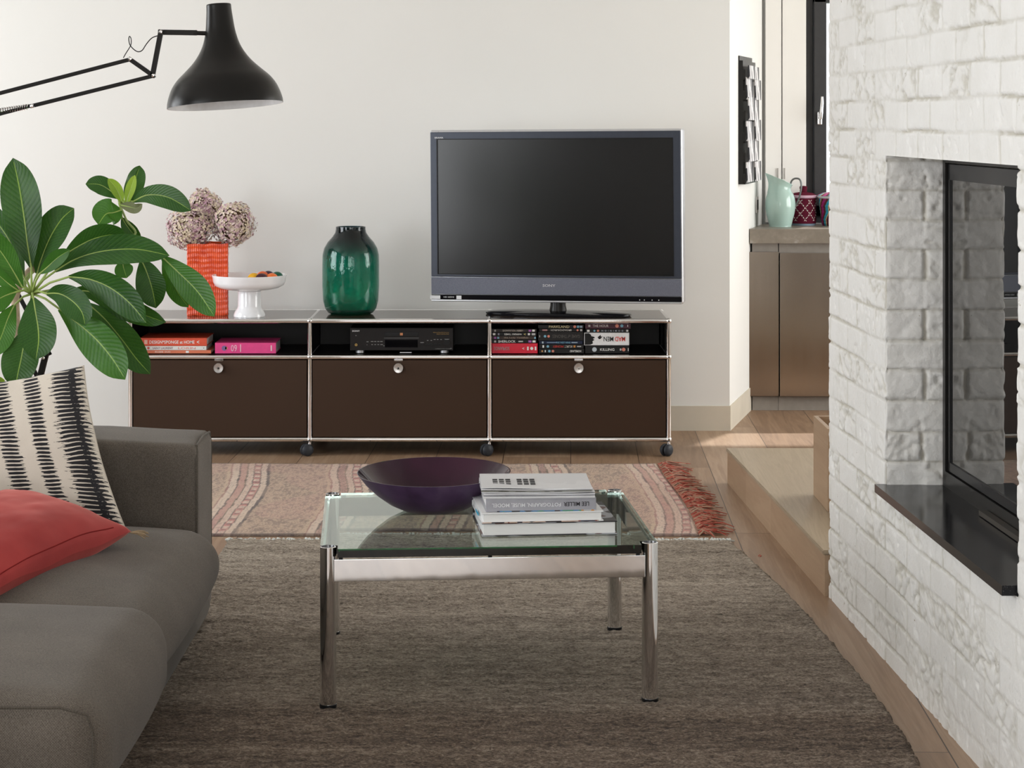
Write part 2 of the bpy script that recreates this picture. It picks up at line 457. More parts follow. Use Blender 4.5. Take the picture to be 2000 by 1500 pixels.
def brick_sweep(mb, path, z0, z1, ds=.0048):
    """path: list of (x, y, nx, ny, u, mode, hd)"""
    nz = max(1, int(round((z1-z0)/ds))); zs = np.linspace(z0, z1, nz+1)
    A = np.array([[p[0], p[1], p[2], p[3], p[4], p[5], p[6]] for p in path])
    U = np.repeat(A[:, 4][:, None], nz+1, 1); Z = np.repeat(zs[None, :], len(path), 0); HD = np.repeat(A[:, 6][:, None], nz+1, 1)
    D1 = brick_disp(U, Z); J1 = JM; D2 = brick_disp(U, Z, False, HD); J2 = JM
    D = np.where(A[:, 5][:, None] > .5, D2, D1)
    X = A[:, 0][:, None]+A[:, 2][:, None]*D; Y = A[:, 1][:, None]+A[:, 3][:, None]*D
    V = np.stack([X, Y, Z], -1).reshape(-1, 3)
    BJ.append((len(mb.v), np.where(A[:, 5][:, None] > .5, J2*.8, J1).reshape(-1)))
    n = nz+1; F = []
    for i in range(len(path)-1):
        for j in range(nz):
            a = i*n+j; F.append([a, a+1, a+n+1, a+n])
    mb.add([tuple(p) for p in V], F)
def corner(cx, cy, n0, n1, r=.008, k=4):
    """rounded outer corner between normals n0 and n1; returns (x,y,nx,ny)"""
    out = []; n0 = Vector(n0).normalized(); n1 = Vector(n1).normalized()
    c = Vector((cx, cy))-(n0+n1)*r
    for i in range(k+1):
        n_ = (n0*(1-i/k)+n1*(i/k)).normalized(); p = c+n_*r; n_ = n_*1.35; out.append((p.x, p.y, n_.x, n_.y))
    return out
NF = Vector((-1, -.045)).normalized(); DF = Vector((-.045, 1)).normalized()
def seg(y0, y1, ds=.0052):
    n = max(2, int(abs(y1-y0)/ds)); return [(wX(y0+(y1-y0)*i/n), y0+(y1-y0)*i/n, NF.x, NF.y, y0+(y1-y0)*i/n, 0, 0) for i in range(n+1)]
def endface():
    out = [(x_, y_, a, b_, Y2+i*.003, 0, 0) for i, (x_, y_, a, b_) in enumerate(corner(wX(Y2), Y2, NF, (0, 1)))]
    for i in range(1, 40): out.append((wX(Y2)+.008+i*.022, Y2, 0, 1, Y2+.01+i*.022, 0, 0))
    return out
mb = MB()
far = seg(Y1, Y2-.009)+endface()
near = seg(YN, 3.8, .03)[:-1]+seg(3.8, Y1)
brick_sweep(mb, near+far, 0, .435)
brick_sweep(mb, near+far, 1.312, 1.86)
brick_sweep(mb, near[::4]+far[::4]+[far[-1]], 1.86, ZC, .02)
rev = [(wX(Y1)+XR+.03-i*.0045, Y1, 0, -1, Y1-(XR+.03-i*.0045), 1, XR+.03-i*.0045) for i in range(40)]
cn = [(x_, y_, a, b_, Y1+i*.002, 0 if i > 1 else 1, .004) for i, (x_, y_, a, b_) in enumerate(corner(wX(Y1), Y1, (0, -1), NF))]
brick_sweep(mb, rev+cn+seg(Y1+.009, Y2-.009)+endface(), .435, 1.312)
cn3 = [(x_, y_, a, b_, Y3-.01+i*.002, 0, 0) for i, (x_, y_, a, b_) in enumerate(corner(wX(Y3), Y3, NF, (0, 1)))]
brick_sweep(mb, seg(YN, Y3-.009)+cn3+[(wX(Y3)+.01+i*.02, Y3, 0, 1, Y3+i*.02, 1, i*.02) for i in range(10)], .435, 1.312)
# soffit of the opening, plain back faces
mb.add([(wX(Y3)-.001, Y3, 1.312), (wX(Y1)-.001, Y1, 1.312), (wX(Y1)+XR+.05, Y1, 1.312), (wX(Y3)+XR+.05, Y3, 1.312)], [[0, 1, 2, 3]])
mb.box(wX(YN)+.02, 1.95, YN, YN+.02, 0, ZC); mb.box(1.9, 1.95, YN, Y2-.01, 0, ZC)
m = M('white_painted_brick', (.86, .85, .82), .62)
n = m.noise(9, detail=5); f2 = m.noise(90, detail=4); f3 = m.noise(3.2, detail=6, rough=.7)
st = m.noise(28, detail=5, rough=.65)
bc = m.ramp(n, [(.3, (.76, .748, .715)), (.7, (.81, .80, .775))])
chips = st.gt(.70)*n.gt(.5)
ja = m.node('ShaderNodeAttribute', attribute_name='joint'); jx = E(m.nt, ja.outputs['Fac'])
bc = m.mix(jx*.8, bc, (.44, .41, .33))  # joints and folds tinted: dirt plus some groove shade put into the colour
m.set('Base Color', m.mix(chips, bc, (.34, .29, .19)))
m.bump(f2+st*.6, .45, .004)
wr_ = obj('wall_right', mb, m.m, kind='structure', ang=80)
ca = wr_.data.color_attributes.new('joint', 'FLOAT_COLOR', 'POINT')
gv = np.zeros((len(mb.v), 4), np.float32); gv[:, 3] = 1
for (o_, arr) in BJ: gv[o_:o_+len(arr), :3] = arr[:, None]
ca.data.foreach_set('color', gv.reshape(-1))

# wooden hearth platform beyond the chimney
a = FL(1419, 946); b = FL(1617, 1168)
yb = 5628*(HC-.134)/HC/(876-CY)
mb = MB(); poly = [(a.x, a.y), (b.x-.01, b.y), (b.x+1.2, b.y), (a.x+1.25, a.y)]
poly = [(b.x-.012, Y2+.005), (2.6, Y2+.005), (2.6, yb), (a.x, yb)]
hr = root('hearth_platform', (0, 0, 0), 0, 'low pale oak platform stepping out beyond the white brick chimney', 'platform')
obj('platform_body', MB().extrude([(p[0]+(.006 if p[0] < 2 else 0), p[1]-(.0)) for p in poly], 0, .122), MT['hearth_side'], hr)
b2 = bmesh.new(); vs = [b2.verts.new((p[0], p[1], .122)) for p in poly]; b2.faces.new(vs)
r_ = bmesh.ops.extrude_face_region(b2, geom=b2.faces[:])
for v in r_['geom']:
    if isinstance(v, bmesh.types.BMVert): v.co.z = .136
bmesh.ops.recalc_face_normals(b2, faces=b2.faces); bmesh.ops.bevel(b2, geom=b2.edges[:], offset=.003, segments=2, affect='EDGES'); b2.verts.index_update()
obj('platform_top', MB().bm(b2), MT['hearth_oak'], hr)
# wooden box edge just showing behind the chimney
lb = root('wooden_box', (1.22, 6.72, .136), 0, 'small plain wooden box just showing behind the brick chimney on the platform', 'box')
ptx = P(1616.5, 838, 6.62); x0 = ptx.x-1.22; hb = ptx.z-.136
mb = MB(); mb.box(x0, x0+.4, -.1, -.085, 0, hb, .002); mb.box(x0, x0+.4, .185, .2, 0, hb, .002)
mb.box(x0, x0+.015, -.085, .185, 0, hb, .002); mb.box(x0+.385, x0+.4, -.085, .185, 0, hb, .002); mb.box(x0+.015, x0+.385, -.085, .185, 0, .012)
obj('box_body', mb, MT['hearth_side'], lb)

# black stone shelf of the fireplace
m = M('black_granite', (.012, .012, .014), .12); n = m.noise(400, detail=1)
m.set('Base Color', m.ramp(n, [(.62, (.010, .010, .012)), (.8, (.09, .09, .10))])); n2 = m.noise(12); m.set('Roughness', n2*.16+.06)
mb = MB(); ov = .024
ye = Y3+.03
mb.extrude([(wX(Y1)-ov, Y1+.012), (wX(ye)-ov-.004, ye-.03), (wX(ye)-.006, ye-.03), (wX(Y3)+.005, Y3+.003), (wX(Y3)+XR+.25, Y3+.003), (wX(Y1)+XR+.25, Y1+.012)][::-1], .436, .457)
obj('hearth_shelf', mb, m.m, label='polished black stone shelf jutting from the fireplace opening', cat='shelf')

# ------------------------------------------------------------------ fireplace insert
fp = root('fireplace_insert', (0, 0, 0), 0, 'black framed glass fronted fireplace set in the white brick wall', 'fireplace')
def fpP(y, dx, z): return Vector((wX(y)+dx, y, z))
def fpbox(mb, y0, y1, d0, d1, z0, z1):
    V = [fpP(y0, d0, z0), fpP(y1, d0, z0), fpP(y1, d1, z0), fpP(y0, d1, z0), fpP(y0, d0, z1), fpP(y1, d0, z1), fpP(y1, d1, z1), fpP(y0, d1, z1)]
    mb.add(V, [[3, 2, 1, 0], [4, 5, 6, 7], [0, 1, 5, 4], [1, 2, 6, 5], [2, 3, 7, 6], [3, 0, 4, 7]]); return mb
zt, zb = 1.312, .457
mb = MB()
fpbox(mb, Y1-.026, Y1-.002, XR-.008, XR+.004, zb, zt); fpbox(mb, Y3+.002, Y3+.026, XR-.008, XR+.004, zb, zt)
fpbox(mb, Y3+.02, Y1-.02, XR-.008, XR+.004, zt-.018, zt-.001); fpbox(mb, Y3+.02, Y1-.02, XR-.008, XR+.004, zb, zb+.040)
obj('insert_frame', mb, MT['black_metal'], fp)
mb = MB(); e0, e1 = Y3+.036, Y1-.036
fpbox(mb, e1-.016, e1, XR-.003, XR+.010, zb+.043, zt-.022); fpbox(mb, e0, e0+.016, XR-.003, XR+.010, zb+.043, zt-.022)
fpbox(mb, e0, e1, XR-.003, XR+.010, zt-.062, zt-.022); fpbox(mb, e0, e1, XR-.003, XR+.010, zb+.043, zb+.066)
obj('door_frame', mb, MT['black'], fp)
m = M('dark_stove_glass', (.02, .02, .02), .015, IOR=3.0, Specular_Tint=(.9, .88, .85, 1)); n = m.noise(3); m.set('Roughness', n*.03)
mb = MB(); fpbox(mb, e0+.012, e1-.012, XR+.001, XR+.006, zb+.062, zt-.058)
obj('glass_pane', mb, m.m, fp)
mb = MB(); fpbox(mb, 4.55, 4.90, XR-.03, XR-.010, zb+.002, zb+.014)
obj('reflection_bar', mb, plain('bronze_metal', (.10, .085, .07), .35, .8), fp)  # bar built in place of a pale reflection below the glass
mb = MB(); fpbox(mb, Y3+.01, Y1-.01, XR+.45, XR+.47, zb, zt); fpbox(mb, Y3, Y1, XR+.012, XR+.45, zt-.02, zt); fpbox(mb, Y3+.01, Y1-.01, XR+.012, XR+.45, zb+.001, zb+.012)
obj('firebox_lining', mb, MT['dark_metal'], fp)

# ================================================================== SIDEBOARD
SB = 8.555; sS = FPX/SB
PX = [(p-CX)/sS for p in (255, 605, 956, 1306)]
ZT, ZM, ZL = .562, .4115, .0675
DP = .425; tr = .0095
sb = root('media_sideboard', ((PX[0]+PX[3])/2, SB+DP/2, 0), 0, 'long low dark brown sideboard with chrome tube frame on casters against the wall', 'sideboard')
ox, oy = sb.location.x, sb.location.y
def lx(x_): return x_-ox
Yf, Yk = -DP/2, DP/2
mb = MB()
for x_ in PX:
    for y_ in (Yf, Yk): mb.cyl((lx(x_), y_, ZL), (lx(x_), y_, ZT), tr, n=20)
    for z_ in (ZT, ZM, ZL): mb.cyl((lx(x_), Yf, z_), (lx(x_), Yk, z_), tr, n=20)
for i in range(3):
    for z_ in (ZT, ZM, ZL):
        for y_ in (Yf, Yk): mb.cyl((lx(PX[i]), y_, z_), (lx(PX[i+1]), y_, z_), tr, n=20)
obj('tube_frame', mb, MT['chrome'], sb)
bj = bk_ = None
for x_ in PX:
    for y_ in (Yf, Yk):
        for z_ in (ZT, ZM, ZL):
            if bj is None:
                b_ = bj = obj('ball_joint', MB().sph((0, 0, 0), .0128, n=16), MT['chrome'], sb)
                bk_ = obj('joint_socket', MB().cyl((0, -.0131, 0), (0, -.010, 0), .003, n=10), MT['black'], b_)
            else:
                b_ = bj.copy(); COL.objects.link(b_); b_.parent = sb
                if y_ == Yf: k2 = bk_.copy(); COL.objects.link(k2); k2.parent = b_
            b_.location = (lx(x_), y_, z_)
for i in range(3):
    a, b = lx(PX[i])+.006, lx(PX[i+1])-.006
    obj('top_panel', MB().box(a, b, Yf+.006, Yk-.006, ZT-.004, ZT+.0075, .001), MT['top_panel'], sb)
    obj('shelf_panel', MB().box(a, b, Yf+.006, Yk-.006, ZM-.003, ZM+.0065), MT['dark_metal'], sb)
    obj('bottom_panel', MB().box(a, b, Yf+.006, Yk-.006, ZL-.003, ZL+.006), MT['dark_metal'], sb)
    obj('back_panel', MB().box(a, b, Yk-.004, Yk+.004, ZL, ZT), MT['dark_metal'], sb)
    fr = obj('flap_door', MB().box(a+.006, b-.006, Yf-.006, Yf+.010, ZL+.011, ZM-.012, .0015), MT['brown'], sb)
    kx = lx((428, 778.5, 1130)[i]/sS-CX/sS); kz = HC-(718-CY)/sS
    kp = [(0, -.002), (.009, -.002), (.0085, .004), (.017, .006), (.0208, .010), (.0208, .017), (.019, .0195), (.0075, .0185), (.0065, .017), (0, .017)]
    X = Matrix.Translation((kx, Yf-.006, kz)) @ Matrix.Rotation(PI/2, 4, 'X')
    kn = obj('knob', MB().lathe(kp, 32, X=X), MT['steel'], fr)
    obj('keyhole', MB().box(kx-.004, kx+.004, Yf-.0242, Yf-.0225, kz-.0012, kz+.0012) if i == 2 else MB().lathe([(0, .018), (.004, .018), (.004, .0172)], 16, X=X), MT['dark_metal'], fr)
    obj('latch_plate', MB().box(kx-.018, kx+.018, Yf-.010, Yf-.004, ZM-.0155, ZM-.009, .001), MT['chrome'], sb)
for x_ in PX:
    for s_ in (-1,):
        obj('side_panel', MB().box(lx(x_)-.0035, lx(x_)+.0035, Yf+.007, Yk-.007, ZL, ZT), MT['dark_metal'], sb)
# perforation dots of the right side panel
pg_ = plain('perforation_grey', (.13, .13, .12), .6)
for c_ in (.07, .12, .30, .34):
    mb = MB(); mb.box(lx(PX[3])-.0038, lx(PX[3])-.0034, Yf+c_-.002, Yf+c_+.006, ZM+.012, ZM+.135)
    for j in range(11): mb.box(lx(PX[3])-.0048, lx(PX[3])-.0034, Yf+c_, Yf+c_+.004, ZM+.015+j*.011, ZM+.018+j*.011)
    obj('perforation', mb, pg_, sb)
for ci, x_ in enumerate(PX):
    for y_ in (Yf, Yk):
        ang = (.5, .55, .6, .8)[ci]
        X = Matrix.Translation((lx(x_), y_, 0)) @ Matrix.Rotation(ang if y_ == Yf else ang+2, 4, 'Z')
        mb = MB(); mb.cyl((0, 0, .036), (0, 0, ZL-.005), .0065, n=14, X=X)
        mb.tube([(0, 0, .046), (-.004, 0, .040), (-.012, 0, .028)], [.010, .010, .008], 12, X=X)
        mb.cyl((-.014, -.020, .0255), (-.014, .020, .0255), .0045, n=12, X=X)
        c_ = obj('caster', mb, MT['chrome'], sb)
        mb = MB()
        for s_ in (-1, 1):
            XX = X @ Matrix.Translation((-.014, 0, .0255)) @ Matrix.Rotation(-s_*PI/2, 4, 'X')
            mb.lathe([(.0, .004), (.022, .004), (.0253, .007), (.0253, .013), (.021, .019), (.012, .0225), (0, .0235)], 28, X=XX)
        obj('wheel', mb, MT['rubber'], c_)
SBZ = ZT+.0078
SHZ = ZM+.0098

# ------------------------------------------------------------------ television
TVY = 8.74
tvc = P(1090, 600, TVY); tvx = tvc.x
tv = root('television', (tvx, TVY, SBZ), -math.radians(12.5), 'large flat screen television with dark bezel standing on the right of the sideboard', 'television')
sT = FPX/TVY
TW = 1.093
tz = lambda py: HC-(py-CY)/sT-SBZ
zt_, zb_ = tz(252.5), tz(590)
roll = Matrix.Rotation(math.radians(-.45), 4, 'Y')
TX = Matrix.Translation((-.006, 0, 0)) @ Matrix.Translation((0, 0, .3)) @ roll @ Matrix.Translation((0, 0, -.3))
bz = plain('slate_bezel', (.035, .042, .060), .32, .35, .05)
spk = M('speaker_grille', (.13, .14, .18), .38, .45); x, y, z = spk.xyz(); spk.bump((x*2200.).sin()*(z*2200.).sin(), .3, .0006)
n = spk.noise(200); spk.set('Base Color', spk.ramp(n, [(.3, (.12, .13, .17)), (.7, (.155, .165, .205))])); spk = spk.m
h = TW/2
def tvz(py): return tz(py)
mb = MB(); mb.box(-h, h, -.040, .045, zb_, zt_, .010, 3, X=TX); mb.box(-h+.12, h-.12, .04, .10, zb_+.05, zt_-.06, .02, 2, X=TX)
obj('rear_shell', mb, MT['silver'], tv)
fz0, fz1 = tvz(576), tvz(256.5); fx = h-.006
sx0, sx1, sz0, sz1 = -h+.036, h-.040, tvz(535), tvz(271)
yb_ = -.050
mb = MB()
mb.box(-fx, sx0, yb_, -.036, tvz(541), fz1, .003, X=TX); mb.box(sx1, fx, yb_, -.036, tvz(541), fz1, .003, X=TX)
mb.box(sx0-.004, sx1+.004, yb_, -.036, sz1, fz1, .003, X=TX); mb.box(sx0-.004, sx1+.004, yb_, -.036, tvz(541), sz0, .003, X=TX)
obj('bezel', mb, bz, tv)
m = M('matte_screen', (.006, .006, .006), .25, IOR=1.5); n = m.noise(900, detail=1); m.set('Roughness', n*.04+.20)
obj('screen', MB().box(sx0, sx1, yb_+.006, -.036, sz0, sz1, X=TX), m.m, tv)
obj('screen_edge', MB().box(sx0-.001, sx1+.001, yb_-.001, yb_+.003, sz1-.001, sz1+.003, X=TX).box(sx0-.001, sx1+.001, yb_-.001, yb_+.003, sz0-.003, sz0+.001, X=TX)
    .box(sx0-.003, sx0, yb_-.001, yb_+.003, sz0-.003, sz1+.003, X=TX).box(sx1, sx1+.003, yb_-.001, yb_+.003, sz0-.003, sz1+.003, X=TX), MT['black'], tv)
obj('speaker_panel', MB().box(-fx, fx, yb_-.001, -.036, tvz(575), tvz(542), .003, X=TX), spk, tv)
gm = plain('gloss_black_strip', (.006, .006, .008), .05)
obj('control_strip', MB().box(-fx, fx, yb_-.001, -.03, tvz(585.5), tvz(575.5), .002, X=TX), gm, tv)
obj('chrome_lip', MB().box(-fx, fx, yb_-.003, -.02, tvz(588.5), tvz(585.5), .001, X=TX), MT['silver'], tv)
wt = plain('white_print', (.75, .76, .78), .5)
def tt(name, s_, px, py, w_, hh, par=tv, mat=wt, bold=.0):
    lxx = (px-1090)/sT/math.cos(math.radians(12.5))
    return text(name, s_, par, mat, w_, hh, TX @ face(lxx, yb_-.0018, tvz(py)), bold)
tt('logo', 'SONY', 1079, 556, .056, .0115, mat=MT['silver'], bold=.02)
tt('model_badge', 'BRAVIA', 866, 267.5, .038, .0065, bold=.02)
for px_, ww in ((856, .045), (903, .022)):
    lxx = (px_-1090)/sT/math.cos(.218); obj('sticker', MB().box(lxx-ww/2, lxx+ww/2, yb_-.0022, yb_-.001, tvz(584.5), tvz(577.5), X=TX), wt, tv)
tt('port_lettering', 'HD HDMI', 883, 580.5, .045, .006)
for px_ in (1256, 1265, 1280, 1293): obj('button', MB().box((px_-1090)/sT-.001, (px_-1090)/sT+.0025, yb_-.0022, yb_-.001, tvz(583), tvz(581), X=TX), wt, tv)
nk = [(.041, .0), (.040, .012), (.036, .03), (.036, .062)]
obj('stand_neck', MB().lathe([(r_*.92, z_+.012) for r_, z_ in nk], 32, capt=True, capb=True), MT['black_metal'], tv)
def base_fn(t, k):
    a_ = 2*PI*t; x_ = .315*math.copysign(abs(math.cos(a_))**.75, math.cos(a_)); y_ = .125*math.copysign(abs(math.sin(a_))**.9, math.sin(a_))
    if y_ < 0: y_ *= .82
    return x_, y_
mb = MB(); n = 64; V = []; F = []
for (sc, z_) in ((.985, 0), (1, .004), (1, .009), (.97, .013), (.6, .018), (.0, .021)):
    for i in range(n):
        x_, y_ = base_fn(i/n, 0); V.append((x_*sc, y_*sc, z_))
for k in range(5): F += [[k*n+i, k*n+(i+1) % n, (k+1)*n+(i+1) % n, (k+1)*n+i] for i in range(n)]
F.append(list(range(n))[::-1]); mb.add(V, F)
obj('stand_base', mb, gm, tv)

# ------------------------------------------------------------------ green glass vase
vc = P(685, 612, 8.80)
def prof_px(pts, cx, base, Y): s_ = FPX/Y; return [(max(0, hw/s_), (base-py)/s_) for hw, py in pts]
vp = prof_px([(0, 615), (38, 615), (44, 612.5), (50, 604), (54, 590), (55.5, 560), (55.5, 520), (55, 500), (52, 487), (45, 475), (36, 465), (30.5, 457), (29, 450), (29, 445)], 685, 615, 8.8)
inn = [(max(0, r_-.005), z_+(.010 if z_ < .01 else 0)) for r_, z_ in vp]
m = M('green_bubble_glass', (.05, .30, .20), .03, Transmission_Weight=.93, IOR=1.47)
x, y, z = m.xyz(); bb = m.noise(85, detail=2, stretch=(1, 1, .45)); big = m.noise(11, detail=3)
zz = z*2.75+(big-.5)*.25
m.set('Base Color', m.ramp(zz, [(.0, (.02, .24, .15)), (.25, (.04, .48, .34)), (.62, (.04, .40, .30)), (.80, (.03, .16, .14)), (.92, (.012, .04, .05))]))
m.bump(bb+big*1.5, .35, .003)
vs_ = obj('glass_vase', MB().lathe(vp+inn[::-1], 64), m.m, loc=(vc.x, 8.80, SBZ), label='tall dark green bubbled glass vase, empty, in the middle of the sideboard', cat='vase')

# ------------------------------------------------------------------ cake stand and painted eggs
cs = root('cake_stand', (P(487, 600, 8.68).x, 8.68, SBZ), 0, 'white ceramic footed dish with raised rim holding coloured balls', 'dish')
cp = prof_px([(0, 621), (30.5, 621), (30.5, 617), (28, 611), (24, 605), (22.3, 600), (22.3, 572), (27, 569), (45, 568), (58, 565), (67, 560), (70.5, 553), (71.5, 545), (73, 541), (73, 539.5), (70, 540), (68.5, 545), (66, 553), (55, 557), (30, 558), (0, 558)], 487, 621, 8.68)
obj('pedestal', MB().lathe(cp[:9], 56), MT['white_ceramic'], cs)
obj('bowl', MB().lathe(cp[6:], 64), MT['white_ceramic'], cs)
bz_ = SBZ+cp[-1][1]
balls = [(496, 8.62, (.80, .42, .01), 'yellow ball at the left of the white footed dish', 17), (513, 8.72, (.75, .12, .02), 'red-orange ball behind at the middle of the white footed dish', 15),
         (511, 8.60, (.06, .02, .03), 'dark purple ball at the front of the white footed dish', 14), (524, 8.74, (.045, .02, .05), 'dark violet ball at the back of the white footed dish', 14),
         (531, 8.61, (.80, .16, .02), 'bright orange ball at the front right of the white footed dish', 15), (541, 8.69, (.01, .10, .06), 'dark green ball at the right edge of the white footed dish', 15)]
for px_, yy, c_, lb_, rr in balls:
    r_ = .027; bm_ = plain('painted_ball', c_, .35, 0, .15, 30)
    obj('decorative_ball', MB().sph((0, 0, r_), r_, (1, 1, .92), 24), bm_, loc=((px_-CX)*yy/FPX, yy, bz_+.0), label=lb_, cat='ball', group='coloured balls in the footed dish')

# ------------------------------------------------------------------ red vase with hydrangeas
OY = 8.80; ov_ = P(406, 610, OY)
m = M('orange_red_glaze', (.80, .05, .008), .12, Coat_Weight=.6)
n = m.noise(25); m.set('Base Color', m.ramp(n, [(.25, (.62, .040, .006)), (.7, (.86, .095, .012))]))
ovr = obj('square_vase', MB(), m.m, loc=(ov_.x, OY, SBZ), rot=(0, 0, .12), label='tall square orange-red ribbed vase holding dried hydrangeas on the sideboard', cat='vase')
def sq_side(k, wdt=.172, hgt=.305):
    n_u, n_v = 160, 150; h_ = wdt/2
    def fn(u, v):
        x_ = (u*2-1)*h_; z_ = v*hgt
        edge = min(1, (1-abs(u*2-1))*18)
        bands = z_*105
        rib = abs(math.sin(x_*PI/.0088))*.0020
        band = abs(math.sin(bands*PI/2.3))**.6*.0015 if .01 < v < .985 else 0
        wob = (float(vnoise(x_*30+k*9, z_*40, 4))-.5)*.002
        dd = (rib+band+wob)*edge
        return Matrix.Rotation(k*PI/2, 3, 'Z') @ Vector((x_, -h_-dd+.002, z_+.0015*math.sin(x_*90+k)))
    return fn, n_u, n_v
mb = MB()
for k in range(4):
    fn, nu, nv = sq_side(k); mb.grid(fn, nu, nv)
mb.box(-.082, .082, -.082, .082, 0.0005, .008)
for k in range(4):
    R = Matrix.Rotation(k*PI/2, 4, 'Z'); mb.add([(-.085, -.085, .305), (.085, -.085, .305), (.077, -.077, .300), (-.077, -.077, .300), (-.077, -.077, .02), (.077, -.077, .02)], [[0, 1, 2, 3], [3, 2, 5, 4]], X=R)
me = bpy.data.meshes.new('square_vase'); me.from_pydata([tuple(v) for v in mb.v], [], mb.f); me.materials.append(m.m)
me.polygons.foreach_set('use_smooth', [True]*len(me.polygons)); ovr.data = me

pm = M('dried_petals', (.6, .5, .4), .8, Subsurface_Weight=.0)
g = pm.node('ShaderNodeNewGeometry'); rp = E(pm.nt, g.outputs['Random Per Island']); big = pm.noise(11)
f = rp*.55+big*.9-.2
pm.set('Base Color', pm.ramp(f, [(.1, (.60, .52, .34)), (.38, (.72, .62, .48)), (.55, (.72, .60, .55)), (.7, (.58, .40, .44)), (.86, (.38, .19, .28)), (.98, (.24, .12, .10))]))
stem_m = plain('dry_stem', (.12, .07, .035), .8)
def hydrangea(px, py, Y, rx, rz, label, seed):
    c = P(px, py, Y); rd = random.Random(seed)
    rt = root('dried_hydrangea', (ov_.x+rd.uniform(-.03, .03), OY, SBZ+.02), 0, label, 'flower', 'dried hydrangeas in the orange-red vase')
    L = rt.location; lc = c-Vector(L); s_ = FPX/Y; rx /= s_; rz /= s_; ry = (rx+rz)/2
    mb = MB(); N_ = 1250
    for i in range(N_):
        z_ = 1-2*(i+.5)/N_; ph = i*2.39996; q = math.sqrt(1-z_*z_); d_ = Vector((q*math.cos(ph), q*math.sin(ph), z_))
        k = 1+.26*(float(fbm(d_.x*2.6+seed*7, d_.z*2.6+d_.y*2.6, 2, 2))-.5)*2+rd.uniform(-.12, .06)
        p = lc+Vector((d_.x*rx*k, d_.y*ry*k, d_.z*rz*k))
        nd = (d_+Vector((rd.uniform(-.5, .5), rd.uniform(-.5, .5), rd.uniform(-.5, .5)))).normalized()
        u_ = nd.orthogonal().normalized(); u_ = Matrix.Rotation(rd.uniform(0, 6.28), 3, nd) @ u_; w_ = nd.cross(u_)
        sz = rd.uniform(.0042, .0068); vi = []; V = []; F = []
        for j in range(4):
            a_ = j*PI/2; dr = u_*math.cos(a_)+w_*math.sin(a_); pr = nd.cross(dr)
            cu_ = rd.uniform(.1, .7)
            o_ = len(V)
            V += [p, p+dr*sz*.5+pr*sz*.5+nd*sz*.25*cu_, p+dr*sz*1.0+pr*sz*.38+nd*sz*(.8*cu_), p+dr*sz*1.0-pr*sz*.38+nd*sz*(.8*cu_), p+dr*sz*.5-pr*sz*.5+nd*sz*.25*cu_]
            F += [[o_, o_+1, o_+2, o_+3, o_+4]]
        V2 = []; F2 = []
        # weld the flower centre so each floret is one island
        idx = {0: 0}; V2.append(V[0])
        for fz_ in F:
            q_ = [0]
            for t_ in fz_[1:]: V2.append(V[t_]); q_.append(len(V2)-1)
            F2.append(q_)
        mb.add(V2, F2)
    obj('flower_head', mb, pm.m, rt, ang=180)
    core = MB().sph(lc, 1, (rx*.72, ry*.72, rz*.72), 20)
    obj('flower_core', core, plain('dry_flower_core', (.12, .075, .045), .9, 0, .5, 60), rt)
    top = lc-Vector((0, 0, rz*.5))
    obj('flower_stem', MB().tube([(0, 0, 0), (0, 0, .15), (top.x*.25, top.y*.25, .27), tuple(top)], .0035, 8), stem_m, rt)
hydrangea(399, 408, 8.84, 33, 37, 'mauve and brown dried hydrangea head standing highest in the vase', 3)
hydrangea(372, 446, 8.76, 43, 40, 'cream dried hydrangea head leaning left over the orange-red vase', 1)
hydrangea(457, 437, 8.78, 38, 44, 'pale mauve dried hydrangea head leaning right towards the footed dish', 2)

# ------------------------------------------------------------------ books and cases in the sideboard
def spine_book(name, x0p, x1p, y0p, y1p, Yf_, depth, col, label, cat='book', group=None, hard=True, rotz=0., texts=(), z=None, tilt=0., Z0=None, roundb=False, case=False):
    """book lying flat with its spine towards the room; px extents of the spine"""
    s_ = FPX/Yf_; w_ = (x1p-x0p)/s_; t_ = (y1p-y0p)/s_
    z_ = Z0 if Z0 is not None else HC-(y1p-CY)/s_
    r = root(name, ((x0p+x1p)/2/s_-CX/s_, Yf_, z_), rotz, label, cat, group)
    if tilt: r.rotation_euler[1] = tilt
    cm = plain(name+'_cover', col, .3 if case else .4, 0, .06)
    if case:
        obj('case', MB().box(-w_/2, w_/2, 0, depth, .0004, t_-.0004, .0012), cm, r)
        obj('sleeve', MB().box(-w_/2+.002, w_/2-.002, -.0006, .004, .0012, t_-.0012), cm, r)
    else:
        c = .0025
        mb = MB(); mb.box(-w_/2, w_/2, 0, depth, 0.0002, c, .0006); mb.box(-w_/2, w_/2, 0, depth, t_-c, t_-.0002, .0006)
        mb.box(-w_/2, w_/2, -.001, .003, .0002, t_-.0002, .0008)
        obj('cover', mb, cm, r)
        obj('pages', MB().box(-w_/2+.003, w_/2-.003, .003, depth-.003, c, t_-c), MT['paper'], r)
    for (s2, cxp, w2, h2, mc, fl) in texts:
        tx = (cxp-(x0p+x1p)/2)/s_
        mtx = plain(name+'_print', mc, .5)
        if s2 == '#': obj('spine_mark', MB().box(tx-w2/2/s_, tx+w2/2/s_, -.0016, -.0008, t_/2-h2/2/s_, t_/2+h2/2/s_), mtx, r)
        elif s2 == '@': obj('spine_emblem', MB().cyl((tx, -.0008, t_/2), (tx, -.0016, t_/2), w2/2/s_, n=18), mtx, r)
        else: text('spine_title', s2, r, mtx, w2/s_, h2/s_, face(tx, -.0018, t_/2, fl), .01)
    return r, t_
W = (.85, .85, .83); G = 'books lying in the left bay'
YA = 8.60; sA = FPX/YA; yz = lambda py: HC-(py-CY)/sA
